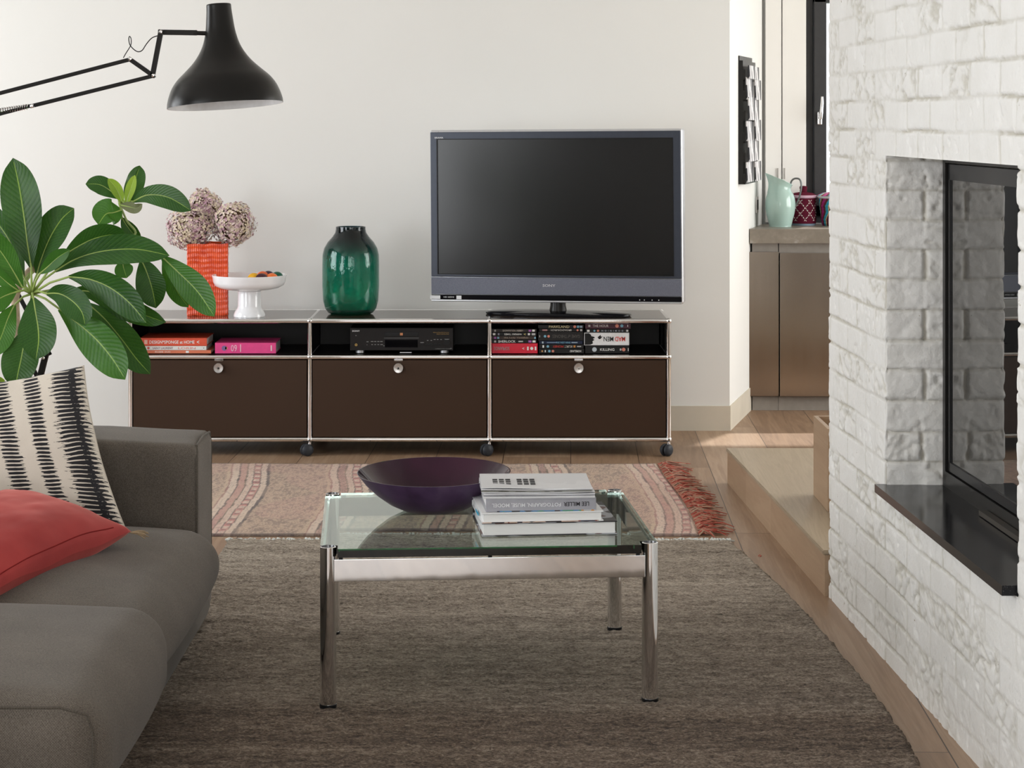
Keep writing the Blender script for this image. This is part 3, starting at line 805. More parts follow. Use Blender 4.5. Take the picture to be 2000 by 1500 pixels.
def stack(items, **kw):
    z_ = SHZ
    for it in items:
        r, t_ = spine_book(*it[:-1], Z0=z_, **{**kw, **it[-1]}); z_ += t_+.0003
stack([('art_book', 285, 412, 685.5, 692, YA, .20, (.75, .20, .10), dict(label='thin orange book at the bottom of the left pile in the sideboard', texts=[('IN-SIDE  DUO', 318, 30, 2.6, W, False), ('#', 366, 6, 4, W, False)])),
       ('fashion_book', 279, 403, 677.5, 685.5, YA, .19, (.82, .80, .77), dict(label='slim white book between two orange-red books in the left bay', rotz=.0, texts=[('@', 290, 5, 5, (.6, .08, .06), False), ('SAINT LAURENT', 318, 40, 4, (.25, .12, .15), False), ('LORIN', 365, 34, 4, (.75, .25, .2), False), ('@', 398, 2, 2, (.2, .2, .2), False)])),
       ('design_book', 273, 404, 662, 677.5, YA, .21, (.72, .085, .035), dict(label='thick coral-red book topmost of the pile in the left bay', texts=[('DESIGN*SPONGE at HOME', 336, 88, 6.5, W, False), ('#', 285, 6, 8, (.85, .5, .4), False), ('<', 387, 5, 6, W, False)]))],
      group=G)
stack([('pink_book', 420, 539, 671, 692, YA, .20, (.80, .06, .26), dict(label='thick bright pink book lying alone beside the coral-red pile', texts=[('60', 457, 12, 13, (.85, .45, .6), True), ('@', 438, 10, 10, (.2, .12, .3), False), ('@', 442, 5, 5, (.75, .35, .2), False), ('#', 470, 1.6, 15, (.85, .6, .65), False), ('#', 530, 2.5, 11, (.85, .6, .65), False)]))], group=G)
bk = [o for o in bpy.data.objects if o.name.startswith('pink_book')][0]; bk.name = 'art_book'
for o in [o for o in bpy.data.objects if o.parent is None and o.name.split('.')[0] in ('fashion_book', 'design_book', 'art_book')]: o.name = 'book'

BK = (.012, .012, .013); GD = 'disc cases piled in the right bay'
def dvd(x0, x1, y0, y1, col, label, texts, **kw):
    return ('disc_case', x0, x1, y0, y1, YA, .14, col, dict(label=label, texts=texts, cat='disc case', group=GD, case=True, **kw))
RD = (.7, .25, .18); BL = (.2, .45, .6); PU = (.4, .12, .45)
stack([dvd(961, 1050, 672, 692, (.72, .004, .035), 'thick bright red box set at the bottom of the left disc pile', [('SOPRANOS', 980, 30, 7, (.35, .3, .3), True), ('<', 1022, 4, 4, W, False), ('#', 1031, 3, 7, W, False), ('@', 1038.5, 6, 6, W, False), ('#', 1046, 3, 7, W, False)]),
       dvd(960, 1048, 664.8, 671.8, BK, 'black case lettered SHERLOCK on top of the bright red box', [('SHERLOCK', 990, 34, 4.6, W, False), ('#', 967, 4, 4, (.5, .5, .5), False), ('#', 1017, 9, 2.5, (.5, .5, .5), False), ('#', 1035, 6, 4, PU, False), ('#', 1043, 6, 4, W, False)]),
       dvd(960, 1047, 657.6, 664.5, (.05, .035, .03), 'dark brown case second above the bright red box', [('the Lady Vanishes', 1008, 48, 4, (.35, .28, .22), False), ('#', 967, 4, 4, PU, False), ('#', 973, 4, 4, BL, False), ('#', 1045, 3, 4, BL, False)]),
       dvd(961, 1048, 650.4, 657.3, BK, 'black case lettered WIPERS TIMES in the left disc pile', [('WIPERS TIMES', 1002, 34, 3.2, W, True), ('#', 965, 5, 4, W, False), ('#', 974, 3, 4, (.3, .3, .4), False), ('<', 1025, 4, 4, (.7, .6, .2), False), ('#', 1033, 4, 4, W, False), ('#', 1042, 7, 4, (.5, .5, .5), False)]),
       dvd(960, 1048, 643.4, 650.2, (.03, .025, .022), 'dark case topmost of the left disc pile', [('DOWNTON ABBEY', 1002, 40, 3.4, (.5, .45, .4), False), ('#', 967, 3, 4, (.5, .5, .5), False), ('#', 1035, 5, 4, PU, False), ('#', 1042, 5, 4, W, False)])])
stack([dvd(1053, 1141, 682.6, 692, BK, 'black case with white title at the bottom of the middle disc pile', [('HOMELAND', 1124, 22, 4, W, True), ('@', 1059, 3.5, 3.5, (.6, .3, .1), False), ('#', 1065, 2, 4, W, False), ('@', 1073, 5, 5, BL, False), ('@', 1080, 5, 5, RD, False)]),
       dvd(1053, 1140, 673.8, 682.4, BK, 'black case with red and white upside-down title in the middle pile', [('KURT', 1110, 15, 4.2, (.6, .55, .5), True), ('MONEY', 1090, 21, 4.2, (.6, .03, .02), True), ('#', 1061, 3, 5, W, False), ('@', 1070, 5, 5, BL, False), ('#', 1122, 4, 4, (.6, .25, .05), False), ('#', 1131, 8, 2, (.5, .5, .5), False)]),
       dvd(1053, 1138, 667.2, 673.6, (.012, .02, .05), 'dark blue streaked case in the middle disc pile', [('THE WEST WING', 1100, 28, 3, BL, False), ('#', 1060, 3, 4, (.4, .5, .55), False), ('#', 1078, 20, 1.5, (.2, .3, .45), False), ('#', 1122, 12, 2, (.3, .4, .5), False)]),
       dvd(1051, 1139, 649.2, 667, (.016, .015, .015), 'thick black box set with dim title in the middle pile', [('GAME of THRONES', 1106, 54, 6.5, (.10, .095, .09), True), ('@', 1064.5, 5, 5, BL, False), ('@', 1071.5, 5, 5, RD, False), ('#', 1054, 1.5, 4, (.4, .4, .4), False)]),
       dvd(1053, 1139, 643.2, 649, BK, 'slim black case lettered BROADCHURCH in the middle pile', [('BROADCHURCH', 1096, 40, 3.6, (.6, .6, .58), True), ('#', 1064, 10, 3, (.4, .2, .2), False), ('@', 1128, 4, 4, RD, False), ('#', 1135, 4, 4, (.5, .5, .5), False)]),
       dvd(1051, 1140, 635.6, 643, BK, 'black case lettered PARKLAND topmost of the middle pile', [('PARKLAND', 1092, 40, 4.6, (.7, .62, .35), False), ('@', 1122.5, 5.5, 5.5, RD, False), ('@', 1129, 5, 5, BL, False), ('#', 1135, 5, 4, (.3, .4, .5), False)])])
stack([dvd(1143, 1229, 676.3, 692, BK, 'black box lettered KILLING at the bottom of the right pile', [('KILLING', 1186, 28, 5, W, False), ('@', 1161, 9, 9, (.55, .6, .65), False), ('@', 1218, 7, 7, RD, False), ('#', 1212, 3, 4, (.5, .5, .5), False), ('#', 1227, 1.2, 6, W, False)]),
       dvd(1141, 1229, 651, 676, (.84, .85, .87), 'white box set lettered MADMEN upside down in the right pile', [('MAD', 1211, 20, 9, (.70, .03, .02), True), ('MEN', 1188.5, 19, 9, (.02, .02, .02), True)]),
       dvd(1144, 1229, 643.8, 650.8, BK, 'black case with spaced out letters above the white box', [('D  O  M  I  N  I  O  N', 1196, 42, 3.2, (.45, .5, .6), True), ('#', 1149, 5, 4, W, False), ('@', 1161, 4, 4, BL, False), ('@', 1168, 4.5, 4.5, RD, False), ('#', 1225, 4, 4, (.6, .6, .6), False)]),
       dvd(1143, 1232, 631.6, 643.5, (.075, .028, .045), 'plum coloured case lettered THE HOUR topmost of the right pile', [('THE HOUR', 1173, 31, 5, (.65, .6, .6), False), ('#', 1151, 4, 4, (.5, .5, .5), False), ('@', 1205, 7, 7, RD, False), ('@', 1214.5, 6, 6, BL, False), ('#', 1226, 1.3, 4, W, False)])])
mad = [o for o in bpy.data.objects if o.get('label', '').startswith('white box set')][0]
# black silhouette on the white box: a head in profile and a hat-like scrap
z_c = (676-651)/sA/2
def blob(pts, y_, mat, par, nm):
    V = [((px-1185)/sA, y_, (676-py)/sA) for px, py in pts]; obj(nm, MB().add(V, [list(range(len(V)))]), mat, par)
bp = plain('black_print', (.015, .015, .015), .5)
blob([(1142, 652.5), (1150, 652), (1154, 655), (1155, 658), (1160, 659), (1162, 661), (1158, 663), (1161, 665), (1157, 668), (1158, 672), (1153, 674.5), (1142, 675)][::-1], -.0017, bp, mad, 'spine_silhouette')
blob([(1167, 660), (1171, 657), (1173, 655.5), (1174, 659), (1177, 658), (1173, 663), (1170, 664)][::-1], -.0017, bp, mad, 'spine_silhouette')

# ------------------------------------------------------------------ disc player
PY = 8.615; sP = FPX/PY
pc = root('disc_player', ((784.5-CX)/sP, PY, SHZ), 0, 'black hi-fi disc player with silver feet in the middle bay of the sideboard', 'disc player')
q = lambda px: (px-784.5)/sP
qz = lambda py: (690.5-py)/sP
obj('body', MB().box(q(684), q(885), 0, .29, qz(685), qz(641), .002), MT['black'], pc)
obj('front_panel', MB().box(q(684), q(885), -.006, 0, qz(685), qz(641.5), .0015), plain('anodised_black', (.014, .012, .012), .35, .2), pc)
obj('disc_tray', MB().box(q(752), q(817), -.009, -.005, qz(658), qz(649.5), .001), MT['black'], pc)
obj('display', MB().box(q(752), q(816), -.0075, -.005, qz(679), qz(664), .0005), plain('display_black', (.003, .003, .004), .05), pc)
obj('tray_slot', MB().box(q(750), q(818), -.0068, -.0055, qz(662), qz(659.5)), plain('grey_line', (.05, .05, .05), .4), pc)
obj('disc_emblem', MB().box(q(781.5), q(787), -.0098, -.0088, qz(655.5), qz(650.5)), plain('copper_print', (.5, .2, .08), .4), pc)
for px_ in (702.5, 868):
    obj('foot', MB().cyl((q(px_), .022, 0), (q(px_), .022, .013), .0185, n=32), MT['silver'], pc)
obj('rear_foot', MB().cyl((q(702), .25, 0), (q(702), .25, .013), .018, n=20).cyl((q(868), .25, 0), (q(868), .25, .013), .018, n=20), MT['black'], pc)
obj('drawer_lip', MB().box(q(781), q(804), -.004, .01, .0004, .0045, .001), MT['silver'], pc)
text('logo', 'SONY', pc, wt, 15/sP, 3.2/sP, face(q(695.5), -.0066, qz(647)), .02)
gd = plain('gold_print', (.45, .28, .07), .5); gy = plain('grey_print', (.25, .25, .25), .5)
text('lettering', 'Advanced Pulse D/A Converter', pc, gd, 31/sP, 1.7/sP, face(q(861.5), -.0066, qz(649.7)))
text('lettering', 'DIRECT DIGITAL SYNC', pc, gd, 24/sP, 1.7/sP, face(q(865), -.0066, qz(653)))
text('lettering', 'COMPACT DISC PLAYER', pc, gy, 30/sP, 1.6/sP, face(q(865), -.0066, qz(681.7)))
obj('headphone_socket', MB().lathe([(.0022, 0), (.0022, .0015), (.0055, .0015), (.0055, 0)], 20, X=Matrix.Translation((q(695.7), -.006, qz(674))) @ Matrix.Rotation(PI/2, 4, 'X')), gd, pc)
obj('dial', MB().cyl((q(872.5), -.006, qz(669.5)), (q(872.5), -.018, qz(669.5)), .0125, n=32), MT['black'], pc)
mb = MB()
for px_, py_, ww in ((695.5, 656, 2), (718, 668, 4), (727, 667.5, 5), (733, 667.5, 4), (739, 667.5, 4), (745, 667.5, 5), (727, 673.5, 3), (733, 673.5, 3), (739, 673.5, 3), (745.5, 673.5, 5), (717, 674, 1), (750, 676, 2),
                      (824.5, 669.5, 7), (824.5, 674, 1), (835.5, 665.5, 3), (842.5, 665.5, 3), (849, 663.5, 4), (855, 663.5, 3), (861.5, 663.5, 3), (873, 663, 9), (850.5, 673, 2), (858.5, 673, 2), (868, 669.5, 1), (876, 669.5, 1), (881, 681, 2.5)):
    mb.box(q(px_-ww/2), q(px_+ww/2), -.0068, -.0058, qz(py_+.6), qz(py_-.6))
obj('control_print', mb, gy, pc)
for px_, w2 in ((834.5, 4), (841.5, 4), (850.5, 4), (858.5, 4), (824.5, 3)): obj('button', MB().box(q(px_-w2/1.3), q(px_+w2/1.3), -.008, -.0055, qz(675), qz(671.5), .0005), MT['black'], pc)

# ================================================================== RUGS
m = M('brown_wool', (.13, .09, .065), .95, Sheen_Weight=.15, Sheen_Roughness=.6)
n1 = m.noise(230, detail=4, rough=.75, stretch=(.5, 1, 1)); n2 = m.noise(5, detail=5, stretch=(.12, 2.2, 1)); n3 = m.noise(55, detail=3, stretch=(.35, 1.2, 1), dist=.6)
f = n1*1.25+n2*.35+n3*.60-.55
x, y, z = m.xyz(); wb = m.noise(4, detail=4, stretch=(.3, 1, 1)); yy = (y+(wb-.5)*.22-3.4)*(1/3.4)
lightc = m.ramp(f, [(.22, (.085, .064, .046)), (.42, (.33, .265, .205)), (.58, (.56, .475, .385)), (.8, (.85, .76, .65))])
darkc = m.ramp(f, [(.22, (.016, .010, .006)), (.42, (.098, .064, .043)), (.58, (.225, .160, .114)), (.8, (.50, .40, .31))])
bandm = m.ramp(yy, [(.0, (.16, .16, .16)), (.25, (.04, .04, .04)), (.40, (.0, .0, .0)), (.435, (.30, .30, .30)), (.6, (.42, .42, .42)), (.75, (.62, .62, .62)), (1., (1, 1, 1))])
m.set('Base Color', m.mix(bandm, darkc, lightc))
m.bump(n1*1.2+n3*1.2, 1., .010)
SOX0 = -.90
edge = [FL(1427, 1063), FL(1486, 1116), FL(1560, 1186), FL(1616, 1250), FL(1700, 1350), FL(1760, 1433), FL(1797, 1500)]
ey = [p.y for p in edge][::-1]; ex = [p.x for p in edge][::-1]
YR0, YR1 = 3.47, 6.78
def ruge(Y): return float(np.interp(Y, ey, ex)) if Y > ey[0] else ex[0]
nu, nv = 360, 640
U, Vv = np.meshgrid(np.linspace(0, 1, nu+1), np.linspace(0, 1, nv+1))
Yg = YR0+(YR1-YR0)*Vv; XRt = np.interp(Yg, ey, ex)
Xg = SOX0+(XRt-SOX0)*U
Xg = Xg+np.where(U > .995, (vnoise(Yg*60, Yg*0, 3)-.5)*.014, 0)
Zg = .007+.010*fbm(Xg*55, Yg*110, 8, 3)+.005*fbm(Xg*7, Yg*22, 18, 2)+.003*vnoise(Xg*170, Yg*190, 28)
ed = np.minimum(np.minimum(1-U, U), np.minimum(Vv, 1-Vv)*1.5)
Zg = np.where(ed < .0005, .001, np.where(ed < .004, Zg*.75, Zg))
mb = MB(); V = np.stack([Xg, Yg, Zg], -1).reshape(-1, 3); F = []
for j in range(nv):
    b0 = j*(nu+1)
    for i in range(nu): F.append([b0+i, b0+i+1, b0+i+nu+2, b0+i+nu+1])
mb.add(V.tolist(), F)
rg = root('wool_rug', (-.6, 4.6, 0), 0, 'large thick brown woven wool rug under the glass table', 'rug')
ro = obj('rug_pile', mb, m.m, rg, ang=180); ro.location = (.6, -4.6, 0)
rd = random.Random(5); mb = MB()
x_ = SOX0
while x_ < ex[-1]+.0:
    y_ = YR1+rd.uniform(-.004, .006); L_ = rd.uniform(.022, .046)
    mb.tube([(x_, y_, .008), (x_+rd.uniform(-.008, .008), y_+L_*.5, .010+rd.uniform(0, .004)), (x_+rd.uniform(-.018, .018), y_+L_, .004), (x_+rd.uniform(-.022, .022), y_+L_*.8, .004)], [.0045, .004, .0038, .002], 5)
    x_ += rd.uniform(.003, .012)
fr = obj('rug_fringe', mb, plain('pale_blue_wool', (.60, .62, .60), .9, 0, .1), rg, kind='stuff'); fr.location = (.6, -4.6, 0)

# kilim
KX0, KY0, KY1 = -1.75, 6.897, 8.325
nu, nv = 560, 230
U, Vv = np.meshgrid(np.linspace(0, 1, nu+1), np.linspace(0, 1, nv+1))
Yg = KY0+(KY1-KY0)*Vv; XRt = .678-.018*Vv+.012*np.sin(Vv*5)
Xg = KX0+(XRt-KX0)*U
# pattern in cloth space: s along length from the right edge, t across
s_ = (XRt-Xg)+.006*np.sin(Yg*7+Xg*3)+.007*(vnoise(Yg*12, Xg*9, 1)-.5)+.03*np.sin((Yg-KY0)*1.9); t_ = Yg
Zk = .004+.0015*fbm(Xg*50, Yg*50, 3, 2)+.004*fbm(Xg*2.5, Yg*3, 30, 2)
ce = np.minimum(np.minimum(Vv, 1-Vv)*1.4, 1-U)
Zk = np.where(ce < .004, .0012, Zk)
C = np.zeros(Xg.shape+(3,)); 
cream = np.array((.56, .40, .29)); pink = np.array((.47, .25, .20)); dk = np.array((.07, .045, .04)); rose = np.array((.48, .17, .15)); sand = np.array((.50, .36, .25)); pale = np.array((.62, .48, .38))
C[:] = cream
per = .395; q_ = np.mod(s_, per); bi = np.floor(s_/per)
_wear = .45+.75*fbm(Xg*25, Yg*14, 55, 3)
def setc(mask, c):
    a_ = np.clip(mask*_wear, 0, 1)[..., None]; C[:] = C*(1-a_)+np.asarray(c)*a_
# wide field: brocaded lozenges
field = (q_ > .17)
zig = np.abs(np.mod(t_*7+0.0, 1)-.5)*2; dia = np.mod(q_*26+zig*2.4, 1)
setc(field*1., sand); setc((field & (dia < .32))*.62, pink*.8); setc((field & (np.mod(q_*52+zig*4.8, 1) < .22))*.62, dk)
setc((field & (vnoise(Xg*150, Yg*40, 2) > .62))*.5, dk*1.4)
# stripes
for a_, b_, c_ in ((.0, .012, dk), (.012, .034, pale), (.034, .038, dk), (.038, .062, rose), (.062, .066, dk), (.066, .088, pale), (.088, .094, (.12, .08, .05)), (.094, .118, pink), (.118, .124, dk), (.124, .150, pale), (.150, .156, (.28, .12, .10)), (.156, .17, sand)):
    setc(((q_ >= a_) & (q_ < b_))*1., c_)
chk = (np.mod(t_*11, 1) < .5)
setc(((q_ > .040) & (q_ < .060) & chk)*1., pale); setc(((q_ > .040) & (q_ < .060) & (np.mod(t_*11+.22, 1) < .14))*1., dk)
her = np.mod(t_*42+np.abs(q_-.106)*90, 1) < .4
setc(((q_ > .096) & (q_ < .116) & her & (np.mod(bi, 2) == 1))*1., dk)
setc(((q_ > .070) & (q_ < .086) & (np.mod(t_*42+q_*70, 1) < .3))*.6, rose)
setc(((vnoise(Xg*3, Yg*3, 77) > .5)*.22), (.58, .30, .26))
setc(((vnoise(Xg*300, Yg*60, 12)-.5) > .18)*.35, dk*2)
eb = (Vv < .014) | (Vv > .99)
setc(eb*.85, dk*1.1)
mb = MB(); V = np.stack([Xg, Yg, Zk], -1).reshape(-1, 3); F = []
for j in range(nv):
    b0 = j*(nu+1)
    for i in range(nu): F.append([b0+i, b0+i+1, b0+i+nu+2, b0+i+nu+1])
mb.add(V.tolist(), F)
m = M('kilim_weave', (.5, .4, .3), .95, Sheen_Weight=.2)
at = m.node('ShaderNodeAttribute', attribute_name='weave'); nn = m.noise(420, detail=3, rough=.7, stretch=(1, .4, 1))
m.set('Base Color', m.mix(nn.gt(.60)*.35, at.outputs['Color'], (.10, .06, .05))); m.bump(nn, .8, .004)
kr = root('kilim_rug', (-.5, 7.6, 0), 0, 'thin faded pink and cream patterned kilim rug in front of the sideboard', 'rug')
ko = obj('rug_weave', mb, m.m, kr, ang=180); ko.location = (.5, -7.6, 0)
ca = ko.data.color_attributes.new('weave', 'FLOAT_COLOR', 'POINT')
ca.data.foreach_set('color', np.concatenate([C, np.ones(C.shape[:2]+(1,))], -1).reshape(-1).astype(np.float32))
mb = MB(); rd = random.Random(11)
for i in range(330):
    v = rd.random(); y_ = KY0+(KY1-KY0)*v; x_ = .678-.018*v+.012*math.sin(v*5)-.004; L_ = rd.uniform(.05, .135); a_ = rd.uniform(-.9, .7); clump = math.sin(y_*55)*.35
    a_ += clump; dx, dy = math.cos(a_)*L_, math.sin(a_)*L_*.5
    mb.tube([(x_, y_, .005), (x_+dx*.35, y_+dy*.3+rd.uniform(-.008, .008), .009+rd.uniform(0, .010)), (x_+dx*.7, y_+dy*.6+rd.uniform(-.015, .015), .006+rd.uniform(0, .012)), (x_+dx, y_+dy+rd.uniform(-.02, .02), .003+rd.uniform(0, .004))], [.003, .0028, .0025, .0014], 5)
m = M('red_fringe_wool', (.5, .1, .06), .95); g = m.node('ShaderNodeNewGeometry')
m.set('Base Color', m.ramp(g.outputs['Random Per Island'], [(0, (.30, .045, .03)), (.35, (.44, .10, .07)), (.55, (.45, .22, .15)), (.8, (.42, .31, .22)), (1, (.15, .04, .035))]))
ko = obj('rug_fringe', mb, m.m, kr, kind='stuff'); ko.location = (.5, -7.6, 0)
# a loose red thread on the floor
p0 = FL(1484, 1088)
obj('loose_thread', MB().tube([(0, 0, .0012), (.006, .01, .002), (.002, .02, .0035), (-.004, .008, .0015)], .0012, 5), plain('red_thread', (.5, .08, .05), .9), loc=(p0.x, p0.y, 0), label='tiny loose red thread lying on the oak floor beside the brown rug', cat='thread')

# ================================================================== COFFEE TABLE
RZ = .018
tb = root('coffee_table', (-.045, 5.217, RZ), math.radians(3.8), 'low square coffee table with thick glass top and chrome tube legs', 'table')
TWd, TDp, TH, LR = .767, .688, .395-RZ, .0193
hx_, hy_ = TWd/2, TDp/2
for sx_ in (-1, 1):
    for sy_ in (-1, 1):
        c_ = (sx_*hx_, sy_*hy_)
        lg = obj('leg', MB().lathe([(LR, .004), (LR, TH-.001), (LR-.0025, TH), (LR-.0025, TH-.003), (0, TH-.003)], 40, X=Matrix.Translation((c_[0], c_[1], 0)), capb=True), MT['chrome'], tb)
        obj('leg_cap', MB().lathe([(0, TH-.0028), (LR-.003, TH-.0028)], 32, X=Matrix.Translation((c_[0], c_[1], 0))), MT['rubber'], lg)
        obj('foot_pad', MB().cyl((c_[0], c_[1], -.004), (c_[0], c_[1], .005), LR+.001, n=32), MT['black'], lg)
rt_, rb_ = TH-.029, TH-.029-.052
ym = hy_+LR-.005
for sg in (-1, 1):
    obj('rail', MB().box(-hx_+LR*.7, hx_-LR*.7, sg*(hy_+LR*.55)-.004, sg*(hy_+LR*.55)+.004, rb_, rt_, .001), MT['chrome'], tb)
    obj('rail', MB().box(sg*(hx_+LR*.55)-.004, sg*(hx_+LR*.55)+.004, -hy_+LR*.7, hy_-LR*.7, rb_, rt_, .001), MT['chrome'], tb)
gx, gy_ = hx_+LR, hy_+LR; c2 = 2*LR+.003
poly = [(-gx+c2, -gy_), (gx-c2, -gy_), (gx-c2, -gy_+c2), (gx, -gy_+c2), (gx, gy_-c2), (gx-c2, gy_-c2), (gx-c2, gy_), (-gx+c2, gy_), (-gx+c2, gy_-c2), (-gx, gy_-c2), (-gx, -gy_+c2), (-gx+c2, -gy_+c2)]
m = M('green_tinted_glass', (.93, .985, .96), 0., Transmission_Weight=1., IOR=1.52); n = m.noise(4); m.set('Roughness', n*.004)
va = m.node('ShaderNodeVolumeAbsorption'); va.inputs['Color'].default_value = (.35, .78, .60, 1); va.inputs['Density'].default_value = 8.
m.nt.links.new(va.outputs[0], m.nt.nodes['Material Output'].inputs['Volume'])
obj('glass_top', MB().extrude(poly, TH-.0235, TH-.003), m.m, tb)
mb = MB()
for sx_ in (-1, 1):
    for sy_ in (-1, 1): mb.cyl((sx_*(hx_-.03), sy_*(hy_+LR*.4), TH-.0295), (sx_*(hx_-.03), sy_*(hy_+LR*.4), TH-.0237), .005, n=12)
mb.cyl((0, -hy_-LR*.4, TH-.0295), (0, -hy_-LR*.4, TH-.0237), .005, n=12)
obj('glass_spacer', mb, MT['black'], tb)
GZ = RZ+TH-.003

# ------------------------------------------------------------------ purple bowl
BY = 5.31; bc_ = P(848, 1000, BY); sB = FPX/BY
prof = [(0, 0), (.055, .0008), (.085, .006), (.118, .022), (.150, .046), (.178, .073), (.199, .100)]
m = M('purple_lacquer', (.030, .014, .045), .32); n = m.noise(14, detail=5, stretch=(1, 1, .4)); 
g = m.node('ShaderNodeNewGeometry')
m.set('Base Color', m.ramp(n, [(.3, (.042, .018, .050)), (.55, (.080, .042, .098)), (.75, (.13, .08, .145))])); m.set('Roughness', n*.3+.22)
m2 = M('dark_glazed_interior', (.03, .01, .02), .06); n = m2.noise(5); m2.set('Base Color', m2.ramp(n, [(.3, (.022, .010, .018)), (.7, (.045, .014, .03))]))
br = root('bowl', (bc_.x, BY, GZ), 0, 'wide shallow dark purple bowl at the back of the glass table', 'bowl')
obj('bowl_body', MB().lathe(prof, 72), m.m, br)
inn = [(max(0, r_-.0035), z_+.004) for r_, z_ in prof]; inn[-1] = (.1968, .1002)
obj('bowl_interior', MB().lathe(inn+[(.199, .100)], 72), m2.m, br)
br.rotation_euler = (math.radians(1.4), math.radians(-.5), 0); br.location.z += .0012

# ------------------------------------------------------------------ books on the table
zc = GZ+.0006
def table_book(name, xl, xr, yf, thick, depth, rz_, cover, label, pages=True, spine=None, shift=0., art=None, wavy=0., topart=None):
    global zc
    Yf_ = (HC-zc)*FPX/(yf-CY); s_ = FPX/Yf_; w_ = (xr-xl)/s_/math.cos(rz_); cxp = (xl+xr)/2
    r = root(name, ((cxp-CX)/s_, Yf_+.012, zc), rz_, label, 'book', 'books stacked on the glass table')
    c = .003; cm = cover
    mb = MB(); mb.box(-w_/2, w_/2, 0, depth, 0, c, .0008); mb.box(-w_/2, w_/2, 0, depth, thick-c, thick, .0008)
    if spine: mb.box(-w_/2, w_/2, -.003, .001, 0, thick, .0015)
    else: mb.box(-w_/2, w_/2, depth-.002, depth+.002, 0, thick, .001)
    obj('cover', mb, cm, r)
    obj('pages', MB().box(-w_/2+.005, w_/2-.005, .004, depth-.004, c, thick-c), MT['paper'], r)
    zc += thick+.0004; return r, w_, thick, s_
def art(name, a_, b_, sc, st=(1, 1, 1), more=()):
    m = M(name, a_, .35); n = m.noise(sc, detail=2, stretch=st); m.set('Base Color', m.ramp(n, [(.40, a_), (.47, b_)]+[(p, c) for p, c in more], 'CONSTANT')); return m.m
photo1 = art('photo_cover', (.03, .028, .03), (.36, .37, .40), 7, (1, 1, 8), [(.56, (.12, .06, .05)), (.62, (.5, .5, .53))])
r, w_, t_, s_ = table_book('book', 941, 1207, 1048, .033, .25, .10, photo1, 'largest book with dark photographic cover at the bottom of the table stack')
whitec = art('white_photo_edge', (.82, .82, .83), (.82, .82, .83), 9)
r, w_, t_, s_ = table_book('book', 941, 1180, 1022, .025, .235, .115, whitec, 'thick white book with a striped dark edge second from the table glass')
obj('printed_edge', MB().box(-w_/2+.001, w_/2-.012, -.0006, .0005, .0003, .0028), art('striped_print', (.03, .02, .02), (.55, .40, .32), 11, (1.3, 1, 1), [(.55, (.20, .05, .04)), (.6, (.05, .05, .07))]), r)
obj('blue_sticker', MB().box(-w_/2-.0006, -w_/2+.0005, .08, .14, .004, .010), plain('cyan_print', (.03, .42, .66), .5), r)
r, w_, t_, s_ = table_book('book', 949, 1165, 1000, .032, .225, .085, plain('grey_jacket', (.36, .36, .40), .28), 'grey book with upside-down spine lettering third from the table glass', spine=True)
dkp = plain('near_black_print', (.02, .02, .025), .5)
k = w_/216.
text('spine_title', 'LEE MILLER', r, dkp, 50*k, 8*k, face((1126-1057)*k, -.0036, t_*.52, True), .015)
text('spine_title', 'FOTOGRAFIN, MUSE, MODEL', r, wt, 135*k, 8.5*k, face((1028-1057)*k, -.0036, t_*.52, True), .015)
obj('spine_picture', MB().box(-w_/2+.1*w_, w_/2, -.0038, .0, -.0001, .0022), art('colour_photo', (.04, .04, .05), (.10, .25, .45), 13, (1, 1, 1), [(.52, (.08, .3, .2)), (.57, (.6, .25, .04)), (.63, (.5, .5, .5))]), r)
# two loose-leaf magazines on top
def magazine(x0, x1, yf, thick, depth, rz_, label, mats, amp, seed):
    global zc
    Yf_ = (HC-zc)*FPX/(yf-CY); s_ = FPX/Yf_; w_ = (x1-x0)/s_
    r = root('magazine', (((x0+x1)/2-CX)/s_, Yf_+.018, zc), rz_, label, 'magazine', 'magazines on top of the table books')
    rd = random.Random(seed); L_ = 5
    for i in range(L_):
        z0_ = thick*i/L_; z1_ = thick*(i+1)/L_-.0006
        ph = rd.uniform(0, 3)
        def fn(u, v, top=True, z0_=z0_, z1_=z1_, ph=ph, i=i):
            cz = amp*i/L_*(.5+.5*math.sin(u*5+ph))*(1-v)**2
            return (-w_/2+u*w_+rd.uniform(-.0002, .0002), v*depth-(.004*(i % 2)), (z1_ if top else z0_)+cz)
        mb = MB(); nu_ = 24
        top_ = [fn(a_/nu_, b_/4, True) for b_ in range(5) for a_ in range(nu_+1)]
        bot_ = [(p[0], p[1], p[2]-(z1_-z0_)) for p in top_]
        n_ = nu_+1; N = len(top_); F = []
        for b_ in range(4):
            for a_ in range(nu_):
                q0 = b_*n_+a_; F.append([q0, q0+1, q0+n_+1, q0+n_]); F.append([N+q0+n_, N+q0+n_+1, N+q0+1, N+q0])
        for a_ in range(nu_): F.append([a_, N+a_, N+a_+1, a_+1]); q0 = 4*n_+a_; F.append([q0, q0+1, N+q0+1, N+q0])
        for b_ in range(4): q0 = b_*n_; F.append([q0, q0+n_, N+q0+n_, N+q0]); q1 = q0+nu_; F.append([q1, N+q1, N+q1+n_, q1+n_])
        mb.add(top_+bot_, F)
        obj('magazine_cover' if i == L_-1 else 'magazine_pages', mb, mats[min(i, len(mats)-1)] if i < L_-1 else mats[-1], r)
    zc += thick+amp*.1+.001; return r, w_
wp = plain('glossy_page', (.80, .80, .82), .3, 0, .05, 20); grey_p = plain('grey_page', (.40, .40, .43), .35, 0, .2, 20)
magazine(944, 1163, 976, .015, .215, .06, 'thick white magazine with ruffled pages lying on the grey book', [wp, wp, grey_p, wp, wp], .003, 2)
